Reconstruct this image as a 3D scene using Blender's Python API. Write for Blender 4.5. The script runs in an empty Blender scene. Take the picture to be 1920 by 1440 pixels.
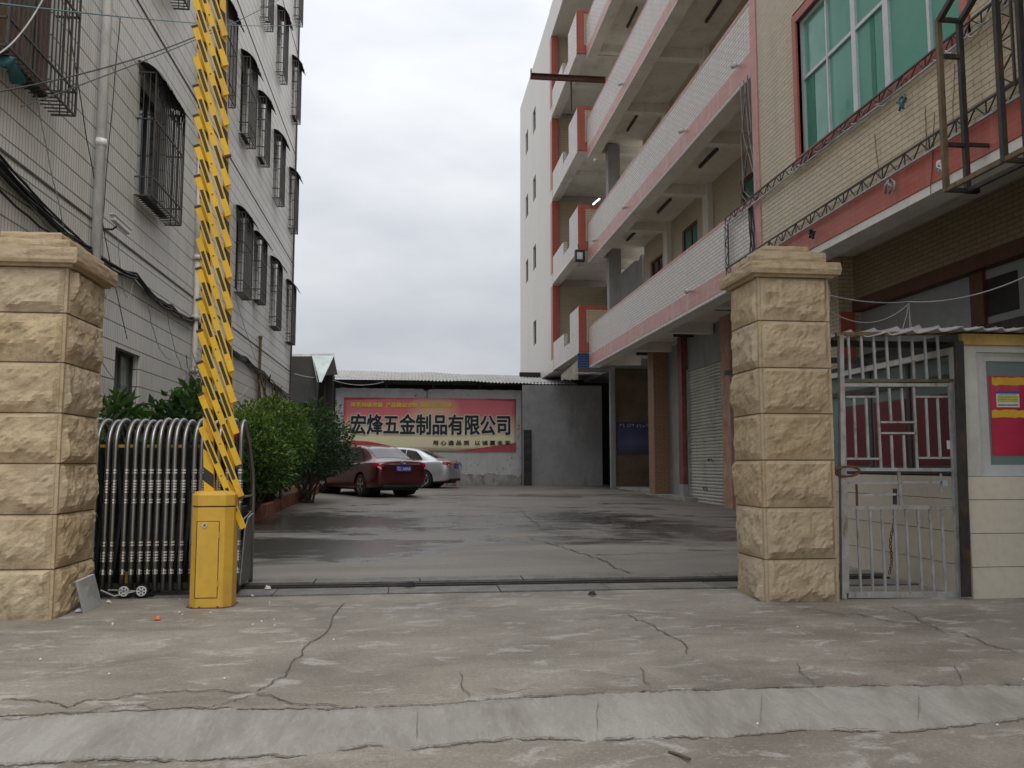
import bpy, math, random
from mathutils import Vector, Matrix, noise
R = math.radians
random.seed(7)
SC = bpy.context.scene
COL = SC.collection

# ------------------------------------------------------------------ camera
F, CX, CY, CAMH = 1600.0, 960.0, 720.0, 1.2          # focal length in photo pixels, image centre, lens height
TH = math.atan(152 / F)                               # pitch up
PS = math.atan(188 / F * math.cos(TH))                # yaw to the right of the yard axis (+y)
cam = bpy.data.cameras.new('camera')
cam.sensor_width = 36.0
cam.lens = 36.0 * F / 1920.0
cam.clip_start, cam.clip_end = 0.05, 3000.0
cam_ob = bpy.data.objects.new('camera', cam)
COL.objects.link(cam_ob)
cam_ob.location = (0, 0, CAMH)
cam_ob.rotation_euler = (math.pi / 2 + TH, 0, -PS)
SC.camera = cam_ob

# ------------------------------------------------------------------ sky, sun, exposure
SKY = 0.505
SUN_EL, SUN_AZ = R(55), R(138)
world = bpy.data.worlds.new('World'); SC.world = world; world.use_nodes = True
wn = world.node_tree; wn.nodes.clear()
sky = wn.nodes.new('ShaderNodeTexSky'); sky.sky_type = 'NISHITA'; sky.sun_disc = False
sky.sun_elevation, sky.sun_rotation = SUN_EL, SUN_AZ
sky.air_density, sky.dust_density = 1.0, 3.0
bg1 = wn.nodes.new('ShaderNodeBackground'); bg1.inputs[1].default_value = 0.10
wn.links.new(sky.outputs[0], bg1.inputs[0])
tc = wn.nodes.new('ShaderNodeTexCoord')
mp = wn.nodes.new('ShaderNodeMapping'); mp.inputs['Scale'].default_value = (1.0, 1.0, 2.6)
mp.inputs['Location'].default_value = (0.35, 0.1, 0.2)
wn.links.new(tc.outputs['Generated'], mp.inputs[0])
nz = wn.nodes.new('ShaderNodeTexNoise'); nz.inputs['Scale'].default_value = 2.3
nz.inputs['Detail'].default_value = 5; nz.inputs['Roughness'].default_value = 0.5
wn.links.new(mp.outputs[0], nz.inputs[0])
cr = wn.nodes.new('ShaderNodeValToRGB')
cr.color_ramp.elements[0].position, cr.color_ramp.elements[0].color = 0.36, (0.60, 0.63, 0.695, 1)
cr.color_ramp.elements[1].position, cr.color_ramp.elements[1].color = 0.64, (0.86, 0.875, 0.90, 1)
wn.links.new(nz.outputs[0], cr.inputs[0])
bg2 = wn.nodes.new('ShaderNodeBackground'); # overcast luminance: (1 + 2 sin elevation), the standard cloudy-sky falloff from zenith to horizon
sx_ = wn.nodes.new('ShaderNodeSeparateXYZ'); wn.links.new(tc.outputs['Generated'], sx_.inputs[0])
mz = wn.nodes.new('ShaderNodeMath'); mz.operation = 'MAXIMUM'; mz.inputs[1].default_value = 0.0; wn.links.new(sx_.outputs[2], mz.inputs[0])
ml = wn.nodes.new('ShaderNodeMath'); ml.operation = 'MULTIPLY_ADD'; ml.inputs[1].default_value = 2.0 * SKY; ml.inputs[2].default_value = SKY; wn.links.new(mz.outputs[0], ml.inputs[0])
wn.links.new(ml.outputs[0], bg2.inputs[1])
wn.links.new(cr.outputs[0], bg2.inputs[0])
mxs = wn.nodes.new('ShaderNodeMixShader'); mxs.inputs[0].default_value = 0.93
wn.links.new(bg1.outputs[0], mxs.inputs[1]); wn.links.new(bg2.outputs[0], mxs.inputs[2])
wo = wn.nodes.new('ShaderNodeOutputWorld'); wn.links.new(mxs.outputs[0], wo.inputs[0])
sd = bpy.data.lights.new('sun', 'SUN'); sd.energy = 1.5; sd.angle = R(50); sd.color = (1.0, 0.96, 0.9)
sun_ob = bpy.data.objects.new('sun', sd); COL.objects.link(sun_ob)
sun_ob.rotation_euler = (math.pi / 2 - SUN_EL, 0, math.pi - SUN_AZ)
SC.view_settings.view_transform = 'Standard'
SC.view_settings.look = 'None'
SC.view_settings.exposure = 0.40
SC.view_settings.gamma = 1.0
SC.view_settings.use_curve_mapping = False
SC.render.engine = 'CYCLES'
SC.cycles.max_bounces = 6
SC.cycles.use_denoising = True

# ------------------------------------------------------------------ pixel -> place (distance always from a real plane)
_f = Vector((math.sin(PS) * math.cos(TH), math.cos(PS) * math.cos(TH), math.sin(TH)))
_r = Vector((math.cos(PS), -math.sin(PS), 0)); _u = _r.cross(_f)
CAMP = Vector((0, 0, CAMH))
def ray(px, py): return _f + _r * ((px - CX) / F) + _u * ((CY - py) / F)
def onax(ax, v, px, py):
    d = ray(px, py); return CAMP + d * ((v - CAMP[ax]) / d[ax])
def X(px, py, v): return onax(0, v, px, py)
def Y(px, py, v): return onax(1, v, px, py)

def g(x, y):                                          # height of the paving
    if y >= 7.6:
        t = y - 7.6
        z = 0.017 * min(t, 20) + 0.008 * max(0, t - 20)
        return z
    if y >= 6.6: return -0.02 * (7.6 - y)
    if y >= 4.75: return -0.02 - 0.045 * (6.6 - y)
    if y >= 3.85: return -0.103 - 0.13 * (4.75 - y)
    return -0.22 - 0.012 * (3.85 - y)
def ground_at(px, py):
    d = ray(px, py); t = 0.5
    lo, hi = 1.0, 80.0
    for _ in range(60):
        m = (lo + hi) / 2; p = CAMP + d * m
        if p.z > g(p.x, p.y): lo = m
        else: hi = m
    return CAMP + d * lo

# ------------------------------------------------------------------ mesh helpers
ORG = {}
class MB:
    def __init__(s): s.v = []; s.f = []; s.mi = []; s.cur = 0
    def add(s, vs, fs):
        b = len(s.v); s.v += [tuple(p) for p in vs]
        for q in fs: s.f.append(tuple(b + i for i in q)); s.mi.append(s.cur)
        return s
    def box(s, x0, x1, y0, y1, z0, z1):
        vs = [(x, y, z) for z in (z0, z1) for y in (y0, y1) for x in (x0, x1)]
        return s.add(vs, [(0, 2, 3, 1), (4, 5, 7, 6), (0, 1, 5, 4), (2, 6, 7, 3), (0, 4, 6, 2), (1, 3, 7, 5)])
    def obox(s, c, ax, ay, az):                       # centre and three half axes
        c, ax, ay, az = map(Vector, (c, ax, ay, az))
        vs = [c + ax * i + ay * j + az * k for k in (-1, 1) for j in (-1, 1) for i in (-1, 1)]
        return s.add(vs, [(0, 2, 3, 1), (4, 5, 7, 6), (0, 1, 5, 4), (2, 6, 7, 3), (0, 4, 6, 2), (1, 3, 7, 5)])
    def bar(s, a, b, w, t, up=(0, 1, 0)):             # rectangular bar from a to b; t along `up`
        a, b, up = Vector(a), Vector(b), Vector(up)
        d = b - a; L = d.length; d.normalize()
        side = d.cross(up)
        if side.length < 1e-4: side = d.cross(Vector((1, 0, 0)))
        side.normalize(); up2 = side.cross(d).normalized()
        return s.obox((a + b) / 2, d * (L / 2), side * (w / 2), up2 * (t / 2))
    def tube(s, pts, r, n=8, cap=True, rad=None):
        pts = [Vector(p) for p in pts]; rings = []; ref = None
        for i, p in enumerate(pts):
            d = (pts[min(i + 1, len(pts) - 1)] - pts[max(i - 1, 0)])
            if d.length < 1e-9: d = Vector((0, 0, 1))
            d.normalize()
            if ref is None:
                ref = Vector((0, 0, 1)) if abs(d.z) < 0.9 else Vector((1, 0, 0))
            a = d.cross(ref)
            if a.length < 1e-4: a = d.cross(Vector((0, 1, 0)))
            a.normalize(); b = d.cross(a).normalized(); ref = -b if False else ref
            rr = rad[i] if rad else r
            rings.append([p + (a * math.cos(2 * math.pi * k / n) + b * math.sin(2 * math.pi * k / n)) * rr for k in range(n)])
        base = len(s.v); vs = [q for rg in rings for q in rg]; fs = []
        for i in range(len(rings) - 1):
            for k in range(n):
                k2 = (k + 1) % n
                fs.append((i * n + k, i * n + k2, (i + 1) * n + k2, (i + 1) * n + k))
        if cap:
            fs.append(tuple(range(n - 1, -1, -1))); fs.append(tuple((len(rings) - 1) * n + k for k in range(n)))
        return s.add(vs, fs)
    def prism(s, poly, ax, lo, hi):                   # polygon of 2 coords extruded along axis ax
        def P(q, t):
            q = list(q); q.insert(ax, t); return tuple(q)
        n = len(poly); vs = [P(q, lo) for q in poly] + [P(q, hi) for q in poly]
        fs = [tuple(range(n)), tuple(range(2 * n - 1, n - 1, -1))]
        fs += [(i, i + n, (i + 1) % n + n, (i + 1) % n) for i in range(n)]
        return s.add(vs, fs)
    def grid(s, fn, nu, nv):
        vs = [fn(i / nu, j / nv) for j in range(nv + 1) for i in range(nu + 1)]
        fs = [(j * (nu + 1) + i, j * (nu + 1) + i + 1, (j + 1) * (nu + 1) + i + 1, (j + 1) * (nu + 1) + i) for j in range(nv) for i in range(nu)]
        return s.add(vs, fs)
    def build(s, name, mat, parent=None, smooth=False, bevel=0, local=False, fix=False):
        o = Vector((0, 0, 0))
        if parent is not None and not local: o = ORG.get(parent.name, Vector((0, 0, 0)))
        me = bpy.data.meshes.new(name)
        me.from_pydata([(p[0] - o.x, p[1] - o.y, p[2] - o.z) for p in s.v], [], s.f)
        for m in (mat if isinstance(mat, (list, tuple)) else [mat]): me.materials.append(m)
        if any(s.mi): me.polygons.foreach_set('material_index', s.mi)
        if smooth: me.polygons.foreach_set('use_smooth', [True] * len(me.polygons))
        if fix:
            import bmesh
            bm = bmesh.new(); bm.from_mesh(me); bmesh.ops.recalc_face_normals(bm, faces=bm.faces); bm.to_mesh(me); bm.free()
        me.update()
        ob = bpy.data.objects.new(name, me); COL.objects.link(ob)
        if parent is not None: ob.parent = parent; ORG[ob.name] = ORG.get(parent.name, Vector((0, 0, 0)))
        if bevel:
            md = ob.modifiers.new('bevel', 'BEVEL'); md.width = bevel; md.segments = 2; md.limit_method = 'ANGLE'
        return ob
def tag(o, label=None, cat=None, group=None, kind=None):
    if label: o['label'] = label
    if cat: o['category'] = cat
    if group: o['group'] = group
    if kind: o['kind'] = kind
    return o
def thing(name, loc, label, cat, group=None, rz=0):
    o = bpy.data.objects.new(name, None); COL.objects.link(o); o.location = loc; o.rotation_euler = (0, 0, rz)
    o.empty_display_size = 0.2
    ORG[o.name] = Vector(loc)
    return tag(o, label, cat, group)
def B(*a): return MB().box(*a)
def dup(o, parent, loc, name=None):
    c = o.copy(); COL.objects.link(c); c.parent = parent; c.location = loc; return c

# ------------------------------------------------------------------ material helpers
class G:
    def __init__(s, name):
        s.mat = bpy.data.materials.new(name); s.mat.use_nodes = True
        s.t = s.mat.node_tree; s.bsdf = s.t.nodes['Principled BSDF']
    def put(s, sock, v):
        if hasattr(v, 'is_linked') or isinstance(v, bpy.types.NodeSocket): s.t.links.new(v, sock)
        elif isinstance(v, (tuple, list)) and len(v) == 3 and sock.type == 'RGBA': sock.default_value = (*v, 1)
        else: sock.default_value = v
    def n(s, typ, out=0, props=None, **ins):
        nd = s.t.nodes.new(typ)
        for k, v in (props or {}).items(): setattr(nd, k, v)
        for k, v in ins.items():
            key = int(k[1:]) if k[0] == '_' else k.replace('__', ' ')
            s.put(nd.inputs[key], v)
        return nd.outputs[out]
    def set(s, **kw):
        for k, v in kw.items(): s.put(s.bsdf.inputs[k.replace('__', ' ')], v)
        return s
    def pos(s): return s.n('ShaderNodeNewGeometry', 0)
    def objc(s): return s.n('ShaderNodeTexCoord', 3)
    def island(s): return s.n('ShaderNodeNewGeometry', 'Random Per Island')
    def objrand(s): return s.n('ShaderNodeObjectInfo', 'Random')
    def map(s, v, sc=(1, 1, 1), loc=(0, 0, 0)): return s.n('ShaderNodeMapping', 0, None, Vector=v, Scale=sc, Location=loc)
    def m(s, op, a, b=0.0, c=0.0, clamp=False): return s.n('ShaderNodeMath', 0, dict(operation=op, use_clamp=clamp), _0=a, _1=b, _2=c)
    def xyz(s, v):
        nd = s.t.nodes.new('ShaderNodeSeparateXYZ'); s.put(nd.inputs[0], v); return nd.outputs
    def comb(s, x, y, z): return s.n('ShaderNodeCombineXYZ', 0, None, _0=x, _1=y, _2=z)
    def noise(s, v, scale, detail=5, rough=0.55, dist=0.0): return s.n('ShaderNodeTexNoise', 0, None, Vector=v, Scale=scale, Detail=detail, Roughness=rough, Distortion=dist)
    def ramp(s, fac, *stops):
        nd = s.t.nodes.new('ShaderNodeValToRGB'); e = nd.color_ramp.elements
        while len(e) < len(stops): e.new(0.5)
        for el, (p, c) in zip(e, stops):
            el.position = p; el.color = (c, c, c, 1) if not isinstance(c, (tuple, list)) else (*c, 1)
        s.put(nd.inputs[0], fac); return nd.outputs[0]
    def mix(s, fac, a, b, blend='MIX'):
        nd = s.t.nodes.new('ShaderNodeMix'); nd.data_type = 'RGBA'; nd.blend_type = blend
        s.put(nd.inputs[0], fac); s.put(nd.inputs[6], a); s.put(nd.inputs[7], b); return nd.outputs[2]
    def bump(s, h, strength=0.4, dist=0.02, normal=None):
        nd = s.t.nodes.new('ShaderNodeBump'); nd.inputs['Strength'].default_value = strength; nd.inputs['Distance'].default_value = dist
        s.put(nd.inputs['Height'], h)
        if normal is not None: s.put(nd.inputs['Normal'], normal)
        return nd.outputs[0]
def c3(c, k): return tuple(max(0, min(1, x * k)) for x in c)
def plain(name, col, rough=0.6, metal=0.0, var=0.25, scale=3.0, bump=0.15, dirt=None, world=True, spec=0.5, detail=6):
    q = G(name); v = q.pos() if world else q.objc()
    n1 = q.noise(v, scale, detail, 0.6); n2 = q.noise(v, scale * 9, 4, 0.6)
    cc = q.mix(q.ramp(n1, (0.3, 0.0), (0.7, 1.0)), c3(col, 1 - var), c3(col, 1 + var * 0.6))
    cc = q.mix(q.m('MULTIPLY', q.ramp(n2, (0.45, 0.0), (0.75, 1.0)), 0.25), cc, c3(col, 0.6))
    if dirt:
        dn = q.noise(q.map(v, (1, 1, 0.35)), scale * 1.7, 6, 0.7)
        cc = q.mix(q.ramp(dn, (0.52, 0.0), (0.7, 1.0)), cc, dirt)
    q.set(Base__Color=cc, Metallic=metal, Roughness=q.ramp(n2, (0.2, max(0.04, rough - 0.1)), (0.8, min(1, rough + 0.12))))
    q.bsdf.inputs['Specular IOR Level'].default_value = spec
    if bump: q.set(Normal=q.bump(n2, bump, 0.01))
    return q.mat

# facade tiling: brick texture over (x+y, z); works on both wall directions
def tiled(name, c1, c2, mortar, bw, rh, ms, offset=0.5, stain=(0.25, 0.22, 0.18), stain_amt=0.5, bump=0.5, patch=0.2, rough=0.45, rows=None):
    q = G(name); p = q.pos(); o = q.xyz(p)
    uv = q.comb(q.m('ADD', o[0], o[1]), o[2], 0.0)
    nd = q.t.nodes.new('ShaderNodeTexBrick'); nd.offset = offset; nd.squash = 1.0
    q.put(nd.inputs['Vector'], uv)
    for k, v in (('Color1', c1), ('Color2', c2), ('Mortar', mortar)): q.put(nd.inputs[k], v)
    nd.inputs['Scale'].default_value = 1.0; nd.inputs['Mortar Size'].default_value = ms
    nd.inputs['Mortar Smooth'].default_value = 0.2; nd.inputs['Brick Width'].default_value = bw; nd.inputs['Row Height'].default_value = rh
    big = q.noise(q.map(p, (1, 1, 0.5)), 0.55, 5, 0.6)
    cc = q.mix(q.m('MULTIPLY', q.ramp(big, (0.35, 0.0), (0.7, 1.0)), patch), nd.outputs[0], c3(c1, 0.62))
    st = q.noise(q.map(p, (3.0, 3.0, 0.16)), 1.6, 6, 0.65)
    cc = q.mix(q.m('MULTIPLY', q.ramp(st, (0.5, 0.0), (0.78, 1.0)), stain_amt), cc, stain)
    if rows:
        fr = q.m('FRACT', q.m('DIVIDE', o[2], rh))
        ln = q.m('MAXIMUM', q.m('LESS_THAN', fr, 0.036), q.m('GREATER_THAN', fr, 0.964))
        brk = q.ramp(q.noise(q.map(p, (0.6, 0.6, 3)), 2.0, 3), (0.3, 0.55), (0.6, 1.0))
        cc = q.mix(q.m('MULTIPLY', ln, brk), cc, rows)
    fine = q.noise(p, 26, 3)
    cc = q.mix(q.m('MULTIPLY', fine, 0.18), cc, c3(c1, 0.7))
    q.set(Base__Color=cc, Roughness=rough, Normal=q.bump(q.m('SUBTRACT', 1.0, nd.outputs[1]), bump, 0.006))
    return q.mat

M = {}
M['tile_left'] = tiled('ribbed_wall_tile', (0.76, 0.75, 0.72), (0.69, 0.685, 0.655), (0.25, 0.245, 0.235), 0.072, 0.2655, 0.006, 0.0, (0.44, 0.41, 0.35), 0.6, rows=(0.055, 0.053, 0.05))
M['tile_right'] = tiled('cream_facade_tile', (0.79, 0.74, 0.69), (0.70, 0.655, 0.61), (0.24, 0.19, 0.17), 0.24, 0.07, 0.0075, 0.5, (0.52, 0.41, 0.36), 0.45)
M['tile_tower'] = tiled('pale_tower_tile', (0.72, 0.68, 0.62), (0.69, 0.65, 0.59), (0.58, 0.54, 0.48), 0.24, 0.07, 0.006, 0.5, (0.5, 0.4, 0.33), 0.35, 0.25)
M['tile_beige'] = tiled('beige_facade_tile', (0.60, 0.51, 0.36), (0.55, 0.46, 0.31), (0.16, 0.13, 0.09), 0.24, 0.07, 0.005, 0.5, (0.4, 0.32, 0.2), 0.3)
M['red_tile'] = tiled('red_band_tile', (0.50, 0.115, 0.075), (0.45, 0.10, 0.065), (0.30, 0.09, 0.07), 0.24, 0.07, 0.005, 0.5, (0.55, 0.30, 0.26), 0.4, 0.3)
M['pink_band'] = tiled('faded_red_band', (0.60, 0.24, 0.20), (0.66, 0.32, 0.28), (0.5, 0.32, 0.29), 0.24, 0.07, 0.005, 0.5, (0.70, 0.58, 0.53), 0.8, 0.3)
M['mortar'] = plain('tile_mortar', (0.10, 0.085, 0.065), 0.9)
def tile_obj():
    q = G('glazed_facade_tile'); r = q.n('ShaderNodeObjectInfo', 'Random'); r2 = q.island()
    rr = q.m('FRACT', q.m('ADD', r, r2)); p = q.pos(); st = q.noise(q.map(p, (2.5, 2.5, 0.3)), 1.3, 5, 0.6)
    cc = q.mix(rr, (0.60, 0.50, 0.345), (0.535, 0.45, 0.31))
    cc = q.mix(q.m('MULTIPLY', q.ramp(st, (0.45, 0.0), (0.75, 1.0)), 0.45), cc, (0.40, 0.33, 0.22))
    q.set(Base__Color=cc, Roughness=0.4, Normal=q.bump(q.noise(p, 18, 3), 0.12, 0.01)); return q.mat
M['wall_tile'] = tile_obj()
M['soffit'] = plain('soffit_plaster', (0.76, 0.73, 0.65), 0.9, 0, 0.12, 0.8, 0.1, (0.58, 0.53, 0.44))
M['beam'] = plain('beam_plaster', (0.78, 0.75, 0.69), 0.9, 0, 0.1, 1.2, 0.1, (0.62, 0.57, 0.49))
M['plaster_white'] = plain('whitewashed_render', (0.62, 0.625, 0.64), 0.9, 0, 0.12, 1.1, 0.3, (0.50, 0.50, 0.50))
M['plaster_grey'] = plain('grey_cement_render', (0.36, 0.36, 0.365), 0.9, 0, 0.22, 0.7, 0.3, (0.25, 0.25, 0.25))
M['plaster_base'] = plain('stained_wall_foot', (0.40, 0.39, 0.36), 0.95, 0, 0.4, 3, 0.5, (0.12, 0.12, 0.10))
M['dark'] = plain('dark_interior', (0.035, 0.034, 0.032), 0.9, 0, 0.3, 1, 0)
M['dark_steel'] = plain('dark_painted_steel', (0.045, 0.042, 0.04), 0.55, 0.3, 0.4, 5, 0.2, (0.12, 0.06, 0.03))
M['rusty_steel'] = plain('rust_streaked_grey_paint', (0.44, 0.45, 0.45), 0.5, 0.35, 0.25, 6, 0.25, (0.24, 0.13, 0.075))
M['rust'] = plain('rust', (0.165, 0.072, 0.036), 0.85, 0.1, 0.5, 8, 0.4)
M['brown_frame'] = plain('brown_weathered_steel', (0.17, 0.125, 0.07), 0.6, 0.2, 0.4, 6, 0.2, (0.08, 0.05, 0.03))
M['grille'] = plain('grey_grille_iron', (0.085, 0.082, 0.078), 0.55, 0.4, 0.35, 6, 0.2, (0.10, 0.058, 0.035))
M['awning'] = plain('dark_corrugated_awning', (0.055, 0.052, 0.05), 0.6, 0.2, 0.4, 4, 0.2)
M['pvc'] = plain('white_pvc_pipe', (0.80, 0.80, 0.80), 0.4, 0, 0.12, 2, 0.05, (0.45, 0.43, 0.4))
M['pvc_old'] = plain('yellowed_pvc_pipe', (0.56, 0.53, 0.46), 0.5, 0, 0.2, 2, 0.1, (0.4, 0.33, 0.25))
M['cable'] = plain('black_cable', (0.02, 0.02, 0.02), 0.6, 0, 0.2, 6, 0)
M['cable_grey'] = plain('grey_cable', (0.36, 0.36, 0.35), 0.6, 0, 0.2, 6, 0)
M['cable_teal'] = plain('teal_wire', (0.06, 0.16, 0.17), 0.6, 0, 0.2, 6, 0)
M['white_paint'] = plain('white_enamel', (0.72, 0.72, 0.71), 0.4, 0, 0.1, 3, 0.05)
M['alu'] = plain('white_aluminium_frame', (0.62, 0.64, 0.65), 0.4, 0.3, 0.1, 3, 0.05)
M['glass_dark'] = plain('dark_window_glass', (0.035, 0.045, 0.045), 0.08, 0, 0.3, 0.8, 0, spec=0.6)
M['glass_green'] = plain('green_tinted_glass', (0.105, 0.36, 0.27), 0.12, 0, 0.16, 0.35, 0, spec=0.6)
M['curtain_green'] = plain('green_curtain', (0.045, 0.20, 0.14), 0.6, 0, 0.2, 0.8, 0)
M['glass_teal'] = plain('dim_teal_glass', (0.16, 0.22, 0.21), 0.1, 0, 0.15, 0.5, 0, spec=0.6)
M['shutter'] = plain('roller_shutter_paint', (0.64, 0.63, 0.57), 0.5, 0.1, 0.12, 1.2, 0.1, (0.40, 0.38, 0.33))
M['timber'] = plain('brown_painted_band', (0.13, 0.055, 0.035), 0.7, 0, 0.3, 2, 0.2)
M['roof_sheet'] = plain('weathered_roof_sheet', (0.44, 0.43, 0.41), 0.6, 0.3, 0.3, 3, 0.2, (0.30, 0.27, 0.22))
M['roof_pale'] = plain('pale_green_roof_sheet', (0.55, 0.62, 0.60), 0.5, 0.2, 0.2, 2, 0.1, (0.4, 0.42, 0.40))
M['roof_white'] = plain('white_roof_sheet', (0.74, 0.77, 0.80), 0.45, 0.2, 0.1, 3, 0.1, (0.5, 0.5, 0.5))
M['sheet_cream'] = plain('cream_corrugated_panel', (0.62, 0.60, 0.50), 0.6, 0, 0.15, 3, 0.1)
M['sheet_blue'] = plain('blue_corrugated_panel', (0.035, 0.075, 0.19), 0.5, 0, 0.2, 3, 0.1)
M['booth_tile'] = plain('cream_ceramic_tile', (0.63, 0.58, 0.48), 0.35, 0, 0.06, 1.5, 0.03, spec=0.5)
M['booth_plaster'] = plain('booth_painted_wall', (0.55, 0.545, 0.50), 0.7, 0, 0.1, 1.5, 0.1, (0.42, 0.40, 0.35))
M['fascia'] = plain('yellow_rusty_fascia', (0.52, 0.38, 0.12), 0.6, 0, 0.2, 4, 0.15, (0.36, 0.20, 0.06))
M['steel'] = plain('brushed_stainless_steel', (0.33, 0.33, 0.325), 0.36, 1.0, 0.06, 1.2, 0, world=False)
M['chrome'] = plain('polished_steel_collar', (0.75, 0.75, 0.75), 0.12, 1.0, 0.1, 5, 0)
M['link'] = plain('black_gate_linkage', (0.02, 0.02, 0.02), 0.5, 0.2, 0.3, 5, 0.1)
M['yellow_tag'] = plain('yellow_plastic_tag', (0.45, 0.30, 0.02), 0.6, 0, 0.2, 8, 0)
M['red_box'] = plain('red_painted_box', (0.38, 0.03, 0.02), 0.5, 0, 0.2, 4, 0.1)
M['yellow_box'] = plain('ochre_yellow_enamel', (0.64, 0.385, 0.045), 0.5, 0, 0.12, 1.6, 0.05, (0.52, 0.29, 0.06))
M['yellow_arm'] = plain('bright_yellow_enamel', (0.76, 0.45, 0.015), 0.42, 0, 0.12, 2.5, 0.03, (0.52, 0.29, 0.03))
M['black_tape'] = plain('black_reflective_tape', (0.025, 0.024, 0.022), 0.5, 0, 0.3, 6, 0)
M['rubber'] = plain('dark_rubber_cap', (0.05, 0.035, 0.03), 0.7, 0, 0.3, 6, 0)
M['plate_grey'] = plain('pale_grey_panel', (0.46, 0.50, 0.52), 0.5, 0, 0.05, 3, 0.03)
M['kerb_red'] = plain('red_brick_kerb', (0.33, 0.13, 0.085), 0.85, 0, 0.35, 6, 0.4, (0.20, 0.13, 0.10))
M['soil'] = plain('dark_soil', (0.045, 0.035, 0.026), 0.95, 0, 0.4, 7, 0.6)
M['bark'] = plain('shrub_bark', (0.11, 0.08, 0.055), 0.9, 0, 0.4, 9, 0.5)
M['paper'] = plain('white_litter', (0.70, 0.69, 0.66), 0.8, 0, 0.15, 12, 0.1)
M['orange'] = plain('orange_litter', (0.62, 0.16, 0.03), 0.7, 0, 0.2, 12, 0.1)
M['black_litter'] = plain('black_rubber_scrap', (0.02, 0.02, 0.02), 0.7, 0, 0.2, 12, 0)
M['red_plastic'] = plain('red_plastic', (0.40, 0.03, 0.06), 0.45, 0, 0.2, 6, 0)
M['poster_red'] = plain('faded_red_poster', (0.50, 0.035, 0.085), 0.35, 0, 0.3, 2.2, 0.03, (0.42, 0.10, 0.14))
M['poster_yellow'] = plain('yellow_poster_brush', (0.68, 0.42, 0.04), 0.5, 0, 0.15, 5, 0)
M['poster_dark'] = plain('dark_red_poster', (0.13, 0.012, 0.022), 0.4, 0, 0.3, 2, 0)
M['note_yellow'] = plain('yellow_note_paper', (0.60, 0.62, 0.12), 0.6, 0, 0.15, 10, 0)
M['note_blue'] = plain('blue_note_header', (0.05, 0.09, 0.36), 0.6, 0, 0.15, 10, 0)
M['ink'] = plain('dark_print', (0.02, 0.02, 0.022), 0.6, 0, 0.1, 6, 0)
M['white_ink'] = plain('white_print', (0.75, 0.73, 0.70), 0.6, 0, 0.05, 6, 0)
M['yellow_ink'] = plain('yellow_print', (0.88, 0.68, 0.06), 0.6, 0, 0.05, 6, 0)
M['stain'] = plain('dirt_stain', (0.185, 0.162, 0.132), 0.95, 0, 0.35, 7, 0.2)
M['crack'] = plain('open_crack', (0.11, 0.098, 0.082), 0.95, 0, 0.3, 6, 0)

def stone():
    q = G('yellow_sandstone'); p = q.objc(); r = q.objrand()
    n1 = q.noise(p, 2.2, 7, 0.65); n2 = q.noise(p, 16, 6, 0.7); n3 = q.noise(p, 60, 3, 0.6)
    cc = q.mix(q.ramp(n1, (0.32, 0.0), (0.68, 1.0)), (0.385, 0.285, 0.16), (0.60, 0.48, 0.305))
    cc = q.mix(q.m('MULTIPLY', q.ramp(n2, (0.48, 0.0), (0.66, 1.0)), 0.55), cc, (0.24, 0.165, 0.085))
    cc = q.mix(q.m('MULTIPLY', q.ramp(n3, (0.3, 1.0), (0.5, 0.0)), 0.3), cc, (0.62, 0.50, 0.33))
    cc = q.mix(q.m('MULTIPLY', r, 0.55), cc, (0.47, 0.41, 0.32))
    cc = q.mix(q.m('MULTIPLY', q.m('FRACT', q.m('MULTIPLY', r, 7.3)), 0.35), cc, (0.37, 0.25, 0.13))
    n5 = q.noise(q.map(p, (4, 4, 0.7)), 2.2, 6, 0.7)
    cc = q.mix(q.m('MULTIPLY', q.ramp(n5, (0.52, 0.0), (0.72, 1.0)), 0.45), cc, (0.19, 0.15, 0.10))
    q.set(Base__Color=cc, Roughness=0.9, Normal=q.bump(q.m('ADD', n2, q.m('MULTIPLY', n3, 0.5)), 0.55, 0.02)); return q.mat
M['stone'] = stone()
M['stone_joint'] = plain('stone_joint', (0.33, 0.26, 0.17), 0.95, 0, 0.3, 5, 0.3)

def apron():
    q = G('worn_concrete'); p = q.pos()
    wv = q.map(p, (0.7, 1.4, 1)); n1 = q.noise(wv, 1.1, 9, 0.66, 0.5); n2 = q.noise(q.map(p, (1.0, 1.9, 1)), 3.0, 10, 0.68, 0.5); n3 = q.noise(p, 55, 6, 0.75); n4 = q.noise(q.map(p, (1, 1.6, 1)), 0.45, 4, 0.5)
    cc = q.mix(q.ramp(n1, (0.38, 0.0), (0.62, 1.0)), (0.155, 0.136, 0.110), (0.315, 0.287, 0.243))
    cc = q.mix(q.ramp(n4, (0.35, 0.0), (0.7, 0.6)), cc, (0.235, 0.205, 0.168))
    cc = q.mix(q.m('MULTIPLY', q.ramp(n2, (0.54, 0.0), (0.63, 1.0)), 0.8), cc, (0.40, 0.378, 0.342))
    cc = q.mix(q.m('MULTIPLY', q.ramp(n2, (0.30, 1.0), (0.42, 0.0)), 0.5), cc, (0.135, 0.112, 0.088))
    cc = q.mix(q.m('MULTIPLY', q.ramp(n3, (0.35, 1.0), (0.5, 0.0)), 0.55), cc, (0.15, 0.13, 0.11))
    cc = q.mix(q.m('MULTIPLY', q.ramp(n3, (0.56, 0.0), (0.68, 1.0)), 0.5), cc, (0.46, 0.44, 0.40))
    q.set(Base__Color=cc, Roughness=q.ramp(n1, (0.3, 0.62), (0.7, 0.85)), Normal=q.bump(q.m('ADD', q.m('MULTIPLY', n3, 0.5), n2), 0.35, 0.012)); return q.mat
M['apron'] = apron()
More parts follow.
